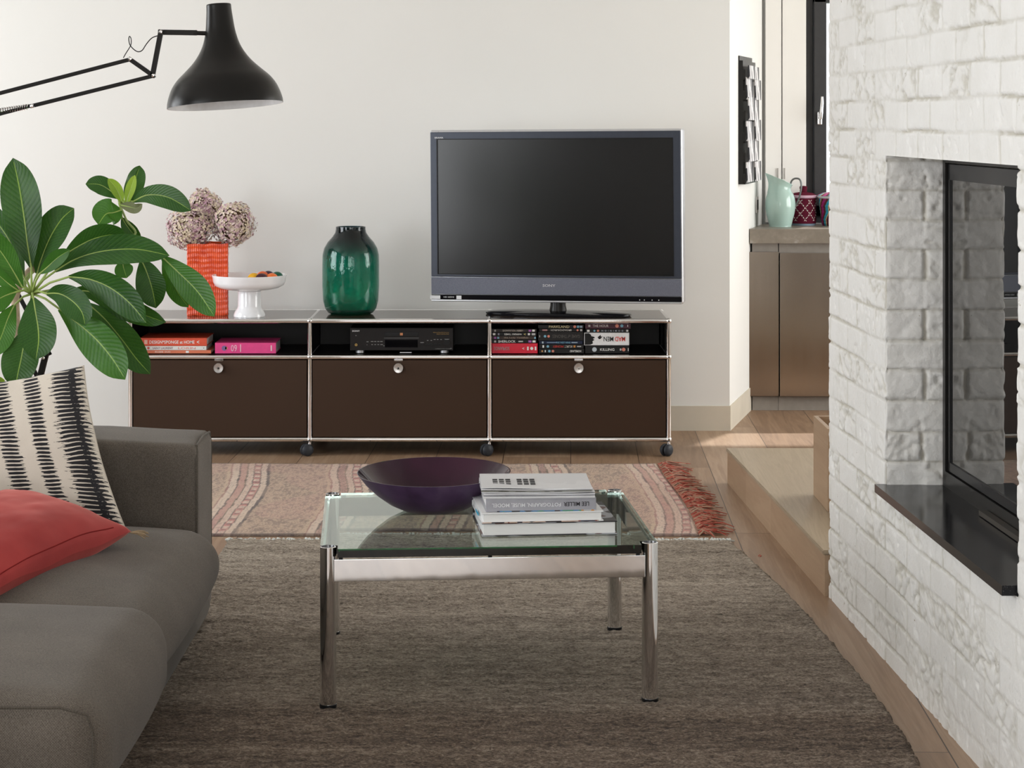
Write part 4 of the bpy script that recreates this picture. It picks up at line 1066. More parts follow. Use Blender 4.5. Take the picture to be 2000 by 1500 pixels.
olive = art('photo_page', (.10, .10, .075), (.30, .30, .26), 10, (1, 1, 1), [(.6, (.5, .5, .5))])
r, w_ = magazine(940, 1158, 964, .009, .215, .03, 'topmost magazine with black and white cover on the table stack', [wp, olive, wp, wp, art('cover_grid', (.74, .74, .76), (.70, .70, .72), 6, (1, 1, 1))], .004, 4)
mb = MB()
for i in range(3):
    for j in range(3):
        for k_ in range(2): mb.box(-w_/2+.03+i*.016+k_*.06, -w_/2+.042+i*.016+k_*.06, .05+j*.03, .07+j*.03, .0094, .0100)
obj('cover_print', mb, dkp, r)

# ================================================================== SOFA
sofaM = fabric('grey_brown_weave', (.050, .042, .034), (.21, .182, .156))
sofaM2 = fabric('grey_brown_weave_base', (.040, .034, .027), (.135, .117, .097))
so = root('sofa', (-1.3, 4.4, 0), 0, 'low grey-brown upholstered sofa facing right with thick seat cushions', 'sofa')
def sl(mb): 
    return mb
SOX = Matrix.Translation((1.3, -4.4, 0))
FX = -.80
obj('base', MB().rbox(-1.78, FX, 2.75, 5.72, .032, .20, .022, 10, X=SOX), sofaM2, so, ang=180)
def armfn(p, u, v, w_):
    if w_ > .8: p.z += .006*math.sin(u*5)
    return p
obj('armrest', MB().rbox(-1.80, FX-.004, 5.455, 5.745, .04, .545, .028, 16, armfn, X=SOX), sofaM, so, ang=180)
# welted seam round the arm front
mb = MB(); xs_ = FX+.0005
mb.tube([(xs_-.008, 5.467, .20), (xs_-.008, 5.467, .50), (xs_-.010, 5.48, .532), (xs_-.010, 5.60, .5395), (xs_-.010, 5.72, .532), (xs_-.008, 5.733, .5), (xs_-.008, 5.733, .1)], .0035, 8, X=SOX)
obj('piping', mb, sofaM2, so)
obj('backrest', MB().rbox(-2.02, -1.72, 2.75, 5.74, .04, .66, .04, 10, X=SOX), sofaM, so)
def seat(y0, y1, crown, zt_, xf):
    def fn(p, u, v, w_):
        k = (1-abs(u)**2.6)*(1-abs(v)**2.6)
        if w_ > 0: p.z += crown*k*w_
        # front edge rolls forward
        if u > .3: p.x += .018*(1-v*v)*max(0, 1-abs(w_)**2)
        p.z += .003*math.sin(p.y*11+p.x*6)*max(w_, 0)
        return p
    return MB().rbox(-1.70, xf, y0, y1, .150, zt_, .085, 26, fn, X=SOX)
c1 = obj('seat_cushion', seat(4.40, 5.445, .05, .325, -.738), sofaM, so, ang=180)
c2_ = obj('seat_cushion', seat(3.63, 4.405, .03, .373, -.708), sofaM, so, ang=180)
mb = MB().tube([(-1.6, 3.640, .360), (-.78, 3.640, .360), (-.732, 3.643, .346), (-.722, 3.645, .31), (-.722, 3.645, .18)], .0028, 8, X=SOX)
obj('cushion_seam', mb, sofaM2, c2_)
for x_, y_ in ((-1.7, 2.9), (-.88, 2.9), (-1.7, 5.6), (-.88, 5.6)):
    obj('foot', MB().cyl((x_, y_, 0), (x_, y_, .03), .022, n=16, X=SOX), MT['black'], so)

# ------------------------------------------------------------------ pillows
def pillow_mesh(A, B, Cc, D, T, nrm, n=90, pinch=.10, sag=.0, seed=0):
    """A,B,C,D corners counter-clockwise; returns MB and uv"""
    A, B, Cc, D = map(Vector, (A, B, Cc, D)); nrm = Vector(nrm).normalized(); mb = MB(); uv = []
    ce = (A+B+Cc+D)/4
    def pos(u, v, sg):
        a_, b_ = u*2-1, v*2-1
        # corners stick out, sides pull in
        pu = a_*(1-pinch*(1-b_*b_)); pv = b_*(1-pinch*(1-a_*a_))
        uu, vv = (pu+1)/2, (pv+1)/2
        p = A*(1-uu)*(1-vv)+B*uu*(1-vv)+Cc*uu*vv+D*(1-uu)*vv
        k = ((1-a_**2)*(1-b_**2)); k = max(k, 0)**.42
        wr = .012*(float(fbm(u*4+seed, v*4+sg*3, 40, 3))-.5)*min(1, k*2)
        ripple = .003*math.sin((a_+b_)*9)*(1-k)
        return p+nrm*(sg*(T*k)+wr+ripple)
    for sg in (1, -1):
        o = len(mb.v)
        V = [pos(i/n, j/n, sg) for j in range(n+1) for i in range(n+1)]; uv += [(i/n, j/n) for j in range(n+1) for i in range(n+1)]
        F = []
        for j in range(n):
            for i in range(n):
                a_ = j*(n+1)+i; q0 = [a_, a_+1, a_+n+2, a_+n+1]; F.append(q0 if sg > 0 else q0[::-1])
        mb.add(V, F, 0)
    return mb, uv, pos
# black and white patterned pillow
m = M('ikat_cotton', (.75, .70, .62), .9, Sheen_Weight=.1)
uvn = m.coord('UV'); u, v, _ = m.xyz(uvn)
wv = m.noise(420, uvn, 2); rag = m.noise(38, uvn, 3, .6, stretch=(.35, 2.6, 1)); rag2 = m.noise(90, uvn, 2, .6, stretch=(.5, 2, 1))
slow = m.noise(3, uvn, 2)
uu = u+(v-.5)*.0+(slow-.5)*.03
bands = [(.17, .050), (.36, .050), (.54, .052), (.715, .042), (.905, .085)]
tot = None
line = ((v*236.+(slow-.5)*14.).sin())
for c_, w_ in bands:
    dist_ = (uu-c_).abs()*(1/w_)
    lim = (rag-.5)*1.9+(rag2-.5)*.8+.95
    inb = dist_.lt(lim)
    core = (dist_*1.0)
    thr = core*.5-.60 if c_ < .8 else core*.7-.85
    lm = (line+(rag-.5)*.9).gt(thr)
    mm = inb*lm
    tot = mm if tot is None else tot.mx(mm)
spine_ = ((uu-.935).abs()+(rag-.5)*.05).lt(.018)
tot = tot.mx(spine_*(rag2.gt(.38)))
base = m.ramp(wv, [(.3, (.62, .55, .46)), (.7, (.76, .70, .62))])
m.set('Base Color', m.mix(tot, base, (.014, .013, .016))); m.bump(wv+tot*1.2, .6, .0012)
TRc = P(163, 713, 5.33); BRc = P(263, 1028, 5.33)
TLc = TRc+Vector((-.48, -.01, -.065)); BLc = BRc+Vector((-.50, -.03, -.01))
BRc.y -= .10; BLc.y -= .10
nr = (BRc-BLc).cross(TLc-BLc).normalized()
mb, uv, pos = pillow_mesh(BLc, BRc, TRc, TLc, .075, nr, 110, .075, seed=3)
pr = root('patterned_pillow', tuple((BLc+BRc)/2), 0, 'cream cushion with ragged black stripes leaning against the sofa arm', 'cushion')
po = obj('cushion_cover', mb, m.m, pr, uv=uv, ang=180); po.location = tuple(-Vector(pr.location))
obj('edge_seam', MB().tube([pos(1, j/60, 1)-Vector(pr.location) for j in range(61)], .002, 6), plain('cream_thread', (.6, .55, .47), .9), pr)

# red velvet pillow
m = M('red_velvet', (.38, .03, .025), .8, Sheen_Weight=.55, Sheen_Roughness=.35, Sheen_Tint=(1, .4, .35, 1))
n = m.noise(7, detail=3); n2 = m.noise(300)
m.set('Base Color', m.ramp(n, [(.3, (.27, .014, .014)), (.7, (.38, .030, .028))])); m.bump(n2*.2+n, .2, .004)
RA = P(256, 1040, 5.02); RB = P(-45, 1168, 4.42); RC = P(-290, 1120, 4.62); RD_ = P(15, 958, 5.12)
RD_.z += .0
nr = (RB-RA).cross(RD_-RA).normalized()
if nr.z < 0: nr = -nr
mb, uv, pos = pillow_mesh(RA, RB, RC, RD_, .085, nr, 80, .05, seed=8)
pr = root('red_pillow', tuple(RB), 0, 'soft coral red velvet cushion lying flat on the sofa seat', 'cushion')
po = obj('cushion_cover', mb, m.m, pr, uv=uv, ang=180); po.location = tuple(-Vector(pr.location))
L0 = Vector(pr.location)
obj('zip_seam', MB().tube([pos(j/60, .0+.035, -1 if False else 1)-L0+Vector((0, 0, .001)) for j in range(6, 58)], .0013, 6), plain('dark_red_seam', (.22, .016, .016), .8), pr)
ts = []
tp = RA-L0
mb = MB(); rd = random.Random(2)
for i in range(16):
    e = Vector((rd.uniform(.028, .042), rd.uniform(-.012, .012), rd.uniform(-.014, .002)))
    mb.tube([tp+Vector((-.006, 0, 0)), tp+e*.5+Vector((0, 0, .003)), tp+e], .0012, 5)
obj('tassel', mb, plain('jute_thread', (.35, .26, .16), .9), pr)

# ================================================================== FLOOR LAMP (balanced arm)
LY = 6.4
def LP(px, py, dy=0): return P(px, py, LY+dy)
lroot = root('arm_floor_lamp', (P(84, 700, LY).x, LY, 0), 0, 'tall black balanced-arm lamp with bell shade reaching over the plant', 'floor lamp')
L0 = Vector(lroot.location); sL = FPX/LY
def lp(px, py, dy=0): return LP(px, py, dy)-L0
def bar(mb, a_, b_, wd=.0125, th=.006):
    a_, b_ = Vector(a_), Vector(b_); d_ = (b_-a_); L_ = d_.length; ang = math.atan2(d_.z, d_.x)
    X = Matrix.Translation(a_) @ Matrix.Rotation(-ang, 4, 'Y')
    mb.box(-wd/2, L_+wd/2, -th/2, th/2, -wd/2, wd/2, .0015, X=X)
obj('lamp_base', MB().lathe([(0, 0), (.165, 0), (.170, .006), (.168, .018), (.155, .024), (.03, .03), (.022, .045), (0, .045)], 48), MT['black_metal'], lroot)
pv = lp(80, 738)
obj('lamp_pole', MB().cyl((0, 0, .03), (pv.x, 0, pv.z+.01), .013, n=20), MT['black_metal'], lroot)
el = (-165, 262)
mb = MB(); bar(mb, lp(-150, 221), lp(254, 116)); o_ = obj('upper_arm', mb, MT['black_metal'], lroot)
mb = MB(); bar(mb, lp(-165, 267, -.02), lp(62, 207, -.0), .011); bar(mb, lp(62, 207), lp(300, 148)); obj('upper_arm', mb, MT['black_metal'], lroot)
mb = MB(); bar(mb, lp(254, 116, -.012), lp(298, 147, -.012), .014); bar(mb, lp(298, 147, -.012), lp(314, 63, -.012), .0165); obj('arm_link', mb, MT['black_metal'], lroot)
mb = MB(); bar(mb, lp(-150, 221, .012), lp(-168, 268, .012), .016)
bar(mb, lp(-168, 268, .012), lp(76, 742, .012), .0135); bar(mb, lp(-150, 221, .02), lp(96, 690, .02), .0135)
obj('lower_arm', mb, MT['black_metal'], lroot)
mb = MB(); bar(mb, lp(90, 690, .0), lp(77, 742, .0), .018, .02); obj('pivot_bracket', mb, MT['black_metal'], lroot)
mb = MB(); bar(mb, lp(314, 63), lp(380, 64), .0165, .012); mb.cyl(lp(378, 64.5), lp(402, 65), .0068, n=14); obj('shade_arm', mb, MT['black_metal'], lroot)
for px_, py_ in ((254, 115), (299, 147), (314, 62.5), (62, 207), (84, 699)):
    c_ = lp(px_, py_, -.02); X = Matrix.Translation(c_) @ Matrix.Rotation(PI/2, 4, 'X')
    obj('pivot_screw', MB().lathe([(0, .007), (.004, .0065), (.0058, .003), (.0062, -.012)], 20, X=X), MT['chrome'], lroot)
a_, b_ = lp(56, 208, -.022), lp(-120, 214+20, -.022); pts = []; d_ = b_-a_; N = 38
for i in range(N*8+1):
    t = i/(N*8); an = t*N*2*PI; pts.append(a_+d_*t+Vector((0, math.cos(an)*.0075, math.sin(an)*.0075)))
obj('spring', MB().tube(pts, .0022, 5), MT['chrome'], lroot)
cpts = [(241, 113), (246, 104), (253, 93), (256, 86), (256, 76), (253, 71), (251.5, 77), (254, 88), (262, 97), (270, 101), (278, 98), (286, 86), (297, 74), (311, 69)]
sm = []
for i in range(len(cpts)-1):
    p0_ = cpts[max(i-1, 0)]; p1_ = cpts[i]; p2_ = cpts[i+1]; p3_ = cpts[min(i+2, len(cpts)-1)]
    for k in range(5):
        t = k/5; sm.append(tuple(.5*((2*p1_[j])+(-p0_[j]+p2_[j])*t+(2*p0_[j]-5*p1_[j]+4*p2_[j]-p3_[j])*t*t+(-p0_[j]+3*p1_[j]-3*p2_[j]+p3_[j])*t**3) for j in (0, 1)))
obj('power_cord', MB().tube([lp(*p) for p in sm], .0016, 6), MT['black'], lroot)
# shade: turned profile, tilted a little towards the room
sp_ = [(22, 8), (24, 9), (24.5, 18), (26, 35), (29, 60), (35, 84), (44, 103), (57, 121), (74, 138), (90, 153), (101, 168), (108, 184), (112, 198), (113, 207)]
pr_ = [(r_/sL, (207-y_)/sL) for r_, y_ in sp_][::-1]
def smooth_prof(p, k=4):
    out = []
    for i in range(len(p)-1):
        a0 = p[max(i-1, 0)]; a1 = p[i]; a2 = p[i+1]; a3 = p[min(i+2, len(p)-1)]
        for q0 in range(k):
            t = q0/k; out.append(tuple(.5*((2*a1[j])+(-a0[j]+a2[j])*t+(2*a0[j]-5*a1[j]+4*a2[j]-a3[j])*t*t+(-a0[j]+3*a1[j]-3*a2[j]+a3[j])*t**3) for j in (0, 1)))
    return out+[p[-1]]
pr_ = smooth_prof(pr_)
SX = Matrix.Translation(lp(440, 206)) @ Matrix.Rotation(math.radians(-4.2), 4, 'Y') @ Matrix.Rotation(math.radians(-3.2), 4, 'X')
shd = plain('satin_black_enamel', (.010, .0095, .009), .28, 0, .05)
sh = obj('lamp_shade', MB().lathe(pr_, 72, X=SX, capt=True), shd, lroot)
inn = [(max(.004, r_-.0018), z_) for r_, z_ in pr_[:-4]]
obj('shade_lining', MB().lathe([(pr_[0][0], pr_[0][1]-.0004)]+inn, 72, X=SX, capt=True), plain('white_enamel', (.8, .8, .82), .4), sh)
obj('light_bulb', MB().lathe([(0, .09), (.018, .093), (.028, .108), (.03, .122), (.026, .14), (.014, .165), (.013, .20)], 24, X=SX), plain('frosted_bulb', (.85, .85, .83), .3), sh)

# ================================================================== PLANT
PYd = 6.15
m = M('glossy_leaf', (.05, .16, .03), .34, Coat_Weight=.15)
def leaf_mat(name, dark_, lite, rib):
    m = M(name, dark_, .38, Specular_IOR_Level=.3)
    uvn = m.coord('UV'); u, v, _ = m.xyz(uvn)
    a_ = (u-.5).abs()
    vein = ((v*19.-a_*7.).frac()-.5).abs()
    vl = vein.lt(.032)*.42
    mid = a_.lt(.016)
    n = m.noise(7); n2 = m.noise(26, uvn, 2)
    bc = m.ramp(n*.6+n2*.4, [(.35, dark_), (.65, lite)])
    m.set('Base Color', m.mix(mid.mx(vl*.5), bc, rib))
    m.bump(vein*.8+(a_*8.).mn(1.)*.6, .5, .0016)
    tr_ = m.node('ShaderNodeBsdfTranslucent'); tr_.inputs[0].default_value = (lite[0]*1.8, lite[1]*1.7, lite[2]*.6, 1)
    mx = m.node('ShaderNodeMixShader'); mx.inputs[0].default_value = .14
    m.nt.links.new(m.b.outputs[0], mx.inputs[1]); m.nt.links.new(tr_.outputs[0], mx.inputs[2]); m.nt.links.new(mx.outputs[0], m.nt.nodes['Material Output'].inputs[0])
    return m.m
LM = [leaf_mat('dark_green_leaf', (.012, .052, .010), (.034, .110, .018), (.26, .40, .07)),
      leaf_mat('mid_green_leaf', (.024, .095, .012), (.055, .18, .020), (.28, .45, .08)),
      leaf_mat('lime_leaf', (.16, .30, .03), (.30, .45, .05), (.45, .58, .15)),
      leaf_mat('grey_green_leaf', (.10, .12, .06), (.17, .19, .10), (.30, .32, .18))]
petm = plain('petiole_green', (.30, .40, .10), .5)
plr = root('potted_plant', (P(66, 900, PYd).x-.03, PYd, 0), 0, 'large leafy green tropical plant with glossy leaves behind the sofa arm', 'plant')
PL0 = Vector(plr.location)
def zp(zx, zy, dy): return P(zx/3.192, 290+zy/3.192, PYd+dy)-PL0
def catm(pts, k):
    out = []
    for i in range(len(pts)-1):
        a0, a1, a2, a3 = pts[max(i-1, 0)], pts[i], pts[i+1], pts[min(i+2, len(pts)-1)]
        for q0 in range(k):
            t = q0/k; out.append(.5*((2*a1)+(a2-a0)*t+(2*a0-5*a1+4*a2-a3)*t*t+(3*a1-a0-3*a2+a3)*t**3))
    return out+[pts[-1]]
def leaf(center, pts, hw, mi=0, d0=0., d1=-.1, fold=.35, tilt=0., wave=.0, shape=.5, seed=0):
    """pts in zoomed photo px, first point = blade base, last = tip; d0,d1 depth at base and tip"""
    n = len(pts); P3 = [zp(x_, y_, d0+(d1-d0)*i/(n-1)) for i, (x_, y_) in enumerate(pts)]
    c3 = catm(P3, 8)
    # resample evenly
    acc = [0]
    for i in range(1, len(c3)): acc.append(acc[-1]+(c3[i]-c3[i-1]).length)
    T = acc[-1]; NV = 26; NU = 10; cl = []
    for k in range(NV+1):
        t = T*k/NV; i = max(0, min(len(acc)-2, next((j for j in range(len(acc)-1) if acc[j+1] >= t-1e-9), len(acc)-2)))
        f_ = (t-acc[i])/max(1e-9, acc[i+1]-acc[i]); cl.append(c3[i].lerp(c3[i+1], f_))
    hwm = hw/3.192*PYd/FPX; mb = MB(); uv = []; rd = random.Random(seed)
    ph = rd.uniform(0, 6); V = []
    for k in range(NV+1):
        t = k/NV; d_ = (cl[min(k+1, NV)]-cl[max(k-1, 0)]).normalized()
        side = d_.cross(Vector((0, -1, 0))); side = side.normalized() if side.length > .05 else Vector((1, 0, 0))
        nn = side.cross(d_).normalized()
        if nn.y > 0: nn = -nn
        side = (Matrix.Rotation(tilt, 3, d_) @ side); nn = (Matrix.Rotation(tilt, 3, d_) @ nn)
        # obovate outline
        wv = max(0, math.sin(PI*min(1, t**(1.05+shape*.5)*.99+.008)))**.62 if t < .999 else 0.0
        wv = max(wv, .0)*hwm*1.02
        if t > .9: wv *= max(0, 1-((t-.9)/.1)**1.6*.55)
        for i in range(NU+1):
            a_ = (i/NU)*2-1
            off = abs(a_)*fold*wv-wave*hwm*math.sin(t*13+ph+(2 if a_ > 0 else 0))*a_*a_
            V.append(cl[k]+side*(a_*wv)+nn*(off*.9)); uv.append((i/NU, t))
    F = []
    for k in range(NV):
        for i in range(NU):
            q0 = k*(NU+1)+i; F.append([q0, q0+1, q0+NU+2, q0+NU+1])
    mb.add(V, F, 0)
    # midrib
    o = len(mb.v); mb.tube([cl[k]+Vector((0, .0015, 0)) for k in range(0, NV-3, 2)], [.0034*(1-k/(NV+4)) for k in range(0, NV-3, 2)], 6, 1)
    if center is not None:
        c_ = zp(center[0], center[1], center[2]); b_ = cl[0]; mid = (c_+b_)/2+Vector((0, -.004, .008))
        mb.tube([c_, mid, b_, cl[1]], [.0040, .0034, .0032, .0028], 7, 1)
    uv += [(.5, .5)]*(len(mb.v)-len(uv))
    obj('leaf', mb, [LM[mi], petm], plr, uv=uv, ang=180)
C1 = (200, 905, -.02)
leaf(C1, [(195, 740), (172, 600), (150, 430), (118, 230), (80, 58)], 122, 0, -.02, .02, .22, .05, .05, .55, 1)
leaf(C1, [(232, 780), (258, 690), (310, 560), (385, 440), (462, 372)], 112, 0, .0, .05, .25, -.35, .04, .6, 2)
leaf(C1, [(248, 780), (300, 735), (360, 680), (436, 632)], 48, 1, -.06, -.08, .25, 0, .0, .3, 3)
leaf(C1, [(400, 665), (470, 620), (570, 568), (680, 540), (795, 540)], 84, 0, .02, .06, .25, .2, .06, .4, 4)
leaf(C1, [(345, 765), (470, 690), (640, 640), (850, 628), (1058, 668)], 92, 0, -.02, -.02, .25, -.1, .06, .5, 5)
leaf(C1, [(430, 800), (560, 815), (690, 870), (810, 965), (912, 1088)], 98, 0, -.05, -.13, .25, .15, .06, .45, 6)
leaf(C1, [(430, 893), (560, 890), (720, 950), (880, 1030), (1034, 1084)], 82, 0, .03, .0, .25, .25, .10, .5, 7)
leaf(C1, [(290, 905), (370, 905), (450, 950), (510, 1020), (530, 1105)], 88, 0, -.08, -.16, .25, 0, .05, .5, 8)
leaf(C1, [(208, 932), (222, 1020), (238, 1120), (240, 1210), (222, 1318)], 118, 0, -.10, -.17, .28, 0, .04, .45, 9)
leaf(C1, [(370, 1000), (480, 1085), (600, 1190), (700, 1310), (782, 1442)], 118, 1, -.08, -.16, .22, .1, .05, .55, 10)
leaf(None, [(545, 965), (650, 1060), (760, 1190), (850, 1310), (938, 1408)], 96, 0, .03, -.02, .25, -.2, .06, .5, 11)
leaf(C1, [(172, 1130), (150, 1220), (130, 1320), (112, 1400), (95, 1492)], 112, 0, -.04, -.10, .22, 0, .07, .3, 12)
leaf(C1, [(100, 895), (40, 915), (-30, 950), (-130, 1010)], 78, 1, -.06, -.12, .28, .1, .05, .4, 13)
leaf(C1, [(92, 975), (50, 1060), (5, 1180), (-50, 1300)], 80, 1, -.02, -.08, .3, 0, .05, .5, 14)
leaf(C1, [(140, 865), (80, 760), (10, 650), (-70, 560), (-150, 500)], 80, 1, -.04, -.08, .25, .1, .04, .4, 15)
leaf(C1, [(150, 800), (110, 690), (50, 560), (-30, 440), (-90, 330)], 88, 0, .01, .05, .25, -.2, .05, .5, 16)
leaf(C1, [(120, 890), (50, 840), (-30, 770), (-90, 720)], 44, 1, -.05, -.07, .3, 0, .04, .4, 17)
C2 = (745, 345, .12)
leaf(C2, [(738, 312), (690, 265), (620, 225), (533, 222)], 58, 0, .12, .10, .2, .1, .04, .3, 21)
leaf(C2, [(765, 340), (745, 290), (715, 235), (672, 188)], 36, 2, .11, .09, .3, .1, .0, .2, 22)
leaf(C2, [(790, 352), (800, 300), (820, 235), (842, 165)], 32, 2, .10, .09, .3, -.1, .0, .2, 23)
leaf(C2, [(790, 345), (815, 270), (845, 190), (872, 106)], 62, 0, .14, .18, .5, .4, .12, .1, 24)
leaf(C2, [(830, 332), (920, 290), (1050, 305), (1192, 388)], 72, 0, .10, .05, .2, -.1, .03, .4, 25)
leaf(C2, [(748, 352), (800, 362), (850, 372), (888, 345)], 34, 3, .09, .05, .3, 0, .0, .2, 26)
leaf(C2, [(755, 385), (710, 400), (660, 410), (612, 475)], 88, 1, .12, .08, .35, .3, .04, .0, 27)
leaf(C2, [(760, 430), (790, 480), (830, 530), (880, 560)], 46, 0, .15, .16, .3, 0, .0, .3, 28)
leaf(None, [(880, 690), (915, 770), (950, 880), (972, 996)], 96, 0, .08, .04, .2, .1, .04, .4, 31)
leaf(None, [(1005, 670), (1100, 760), (1230, 890), (1337, 1048)], 92, 1, .04, -.02, .2, .1, .04, .5, 32)
leaf(None, [(1015, 700), (1060, 800), (1110, 900), (1176, 990)], 62, 1, .10, .08, .2, .3, .0, .4, 33)
leaf(None, [(765, 700), (770, 740), (780, 775), (790, 808)], 60, 1, .16, .15, .2, 0, .0, .1, 34)
leaf(None, [(20, 1480), (0, 1450), (-10, 1420)], 30, 2, -.1, -.12, .2, 0, 0, .2, 35)
stm = plain('pale_bark', (.42, .32, .22), .8, 0, .2, 60, .002)
gst = plain('green_stem', (.28, .36, .12), .6)
b0 = Vector((0, 0, .36)); t0 = zp(200, 905, .01)
obj('stem', MB().tube(catm([b0, Vector((t0.x*.1, 0, .5)), zp(100, 1050, .05), zp(110, 880, .05), zp(215, 745, .06), zp(420, 700, .08)], 6), [.012]*31, 10), stm, plr)
obj('stem', MB().tube(catm([zp(215, 745, .06), zp(150, 850, .03), zp(200, 905, 0)], 6), .007, 8), gst, plr)
obj('stem', MB().tube(catm([zp(420, 700, .08), zp(650, 640, .12), zp(840, 540, .14), zp(790, 450, .13), zp(745, 345, .12)], 6), .0034, 8), gst, plr)
obj('stem', MB().tube(catm([zp(840, 540, .14), zp(900, 600, .12), zp(1010, 675, .06)], 6), .004, 8), gst, plr)
obj('stem', MB().tube(catm([zp(650, 640, .12), zp(770, 660, .13), zp(882, 695, .08)], 6), .0035, 8), gst, plr)
obj('pot', MB().lathe([(0, 0), (.13, 0), (.135, .01), (.165, .33), (.17, .34), (.16, .34), (.15, .30)], 48), plain('grey_terracotta', (.25, .24, .22), .7), plr)
obj('soil', MB().lathe([(0, .31), (.154, .305)], 32), plain('dark_soil', (.04, .028, .018), .95, 0, .3, 90, .01), plr)

# ================================================================== KITCHEN
KY = 9.856; sK = FPX/KY
kx = lambda px: (px-CX)/sK
kz_ = lambda py: HC-(py-CY)/sK
br_st = M('brushed_steel_front', (.34, .30, .265), .30, 1.); n = br_st.noise(60, detail=3, stretch=(1, 1, .02)); n2 = br_st.noise(6)
br_st.set('Roughness', n*.08+.14); br_st.set('Base Color', br_st.ramp(n2, [(.2, (.33, .29, .255)), (.8, (.37, .325, .285))])); br_st = br_st.m
plm = plain('plinth_grey', (.26, .235, .21), .5)
ww = Vector((XE-XB, YE-YB)).normalized()
def wall_x(y): return XB+(y-YB)*(XE-XB)/(YE-YB)
for i, (a_, b_, lb_) in enumerate(((kx(1458)+.012, kx(1521.5), 'narrow stainless steel base cabinet next to the angled white wall'), (kx(1522.5), 2.3, 'wide stainless steel base cabinet disappearing behind the brick chimney'))):
    r = root('kitchen_cabinet', ((a_+b_)/2, KY, 0), 0, lb_, 'cabinet', 'steel cabinets under the kitchen worktop'); c_ = (a_+b_)/2; wd = (b_-a_)/2
    lft = max(-wd, wall_x(YE)-c_+.01) if i == 0 else -wd
    dd = -.0 if i == 0 else -.006
    mb = MB()
    if i == 0: mb.extrude([(-wd+.018, .025), (wd-.001, .025), (wd-.001, .475), (lft+.002, .475)], .085, kz_(475)-.001)
    else: mb.box(-wd+.001, wd, .025, .475, .085, kz_(475)-.001)
    obj('cabinet_body', mb, plm, r)
    obj('cabinet_door', MB().box(-wd+.001, wd-.001, dd, .022, kz_(774), kz_(492 if i == 0 else 494), .002), br_st, r)
    obj('plinth', MB().box(-wd+(.02 if i == 0 else -.001), wd, .03, .05, 0, kz_(776)), plm, r)
m = M('worn_stone_top', (.22, .19, .16), .45); n = m.noise(14, detail=6, rough=.7)
m.set('Base Color', m.ramp(n, [(.35, (.19, .165, .135)), (.6, (.24, .21, .175)), (.75, (.36, .34, .31))])); m.set('Roughness', n*.25+.2)
WT = kz_(447)
obj('worktop', MB().extrude([(wall_x(KY-.012)+.004, KY-.012), (2.32, KY-.012), (2.32, YE-.058), (wall_x(YE-.058)+.004, YE-.058)], kz_(475), WT), m.m, label='thick grey-brown stone worktop over the steel kitchen cabinets', cat='worktop')

# mint enamel pitcher
py_ = 10.06; sq = FPX/py_
pt = root('pitcher', ((1524-CX)/sq, py_, WT), 0, 'pale mint enamel pitcher with grey handle on the stone worktop', 'pitcher')
pm_ = [(0, 442), (20, 442), (21.5, 440), (24, 430), (28, 414), (29.5, 400), (28.5, 388), (25.5, 378), (22, 370), (20.5, 362), (22.0, 354), (24.0, 349)]
pf = smooth_prof([(a_/sq, (442-b_)/sq) for a_, b_ in pm_], 3)
mb = MB(); n = 48; V = []; F = []
for k, (r_, z_) in enumerate(pf):
    for i in range(n):
        an = 2*PI*i/n; c_, s2 = math.cos(an), math.sin(an); zz_, rr = z_, r_
        t = max(0, (z_-.16)/.075)
        sp2 = max(0, -c_)**3
        rr = r_*(1+.28*t*sp2*(abs(s2) < .8)); zz_ = z_+t*(.030*max(0, -c_)**1.5-.030*max(0, c_))
        V.append((rr*c_, rr*s2, zz_))
for k in range(len(pf)-1): F += [[k*n+i, k*n+(i+1) % n, (k+1)*n+(i+1) % n, (k+1)*n+i] for i in range(n)]
mb.add(V, F)
mint = plain('mint_enamel', (.37, .52, .475), .15, 0, .03, 8, Coat_Weight=.3)
pb = obj('pitcher_body', mb, mint, pt); md = pb.modifiers.new('wall', 'SOLIDIFY'); md.thickness = .002; md.offset = -1
hz2 = lambda px, py: ((px-1524)/sq, 0, (442-py)/sq)
pts = catm([Vector(hz2(*p)) for p in ((1543, 365), (1546, 353), (1553, 348), (1562, 350), (1565, 361), (1563, 378), (1558, 393), (1552, 404))], 5)
obj('handle', MB().tube(pts, .0045, 8), plain('grey_handle', (.12, .13, .13), .25, .4), pt)

# woven baskets with lids
def basket(px, Y, r0, r1, h_, label, pattern):
    s_ = FPX/Y; rt = root('lidded_basket', ((px-CX)/s_, Y, WT), 0, label, 'basket', 'woven baskets on the kitchen worktop')
    def coil(prof, nn):
        out = []
        for i in range(nn*4+1):
            t = i/(nn*4); k_ = t*(len(prof)-1); j = min(int(k_), len(prof)-2); f_ = k_-j
            r_ = prof[j][0]*(1-f_)+prof[j+1][0]*f_; z_ = prof[j][1]*(1-f_)+prof[j+1][1]*f_
            out.append((r_+.0016*abs(math.sin(t*nn*PI)), z_))
        return out
    body = coil([(r0*.93, .0), (r0, .012), (r1, h_)], 15)
    obj('basket_body', MB().lathe(body, 56, capb=True), pattern, rt)
    lid = coil([(r1*1.05, h_), (r1*1.05, h_+.010), (r1*.72, h_+.022), (.0, h_+.030)], 9)
    ld = obj('basket_lid', MB().lathe(lid, 48), pattern, rt)
    obj('lid_knob', MB().lathe(coil([(.016, h_+.024), (.018, h_+.05), (.017, h_+.056), (0, h_+.058)], 5), 24), pattern, ld)
m = M('burgundy_weave', (.18, .02, .06), .8); x, y, z = m.xyz()
at_ = m.node('ShaderNodeMath', operation='ARCTAN2'); m.nt.links.new(x.k, at_.inputs[0]); m.nt.links.new(y.k, at_.inputs[1]); a_ = E(m.nt, at_.outputs[0])
t1 = (a_*1.27+z*17.); t2 = (a_*1.27-z*17.)
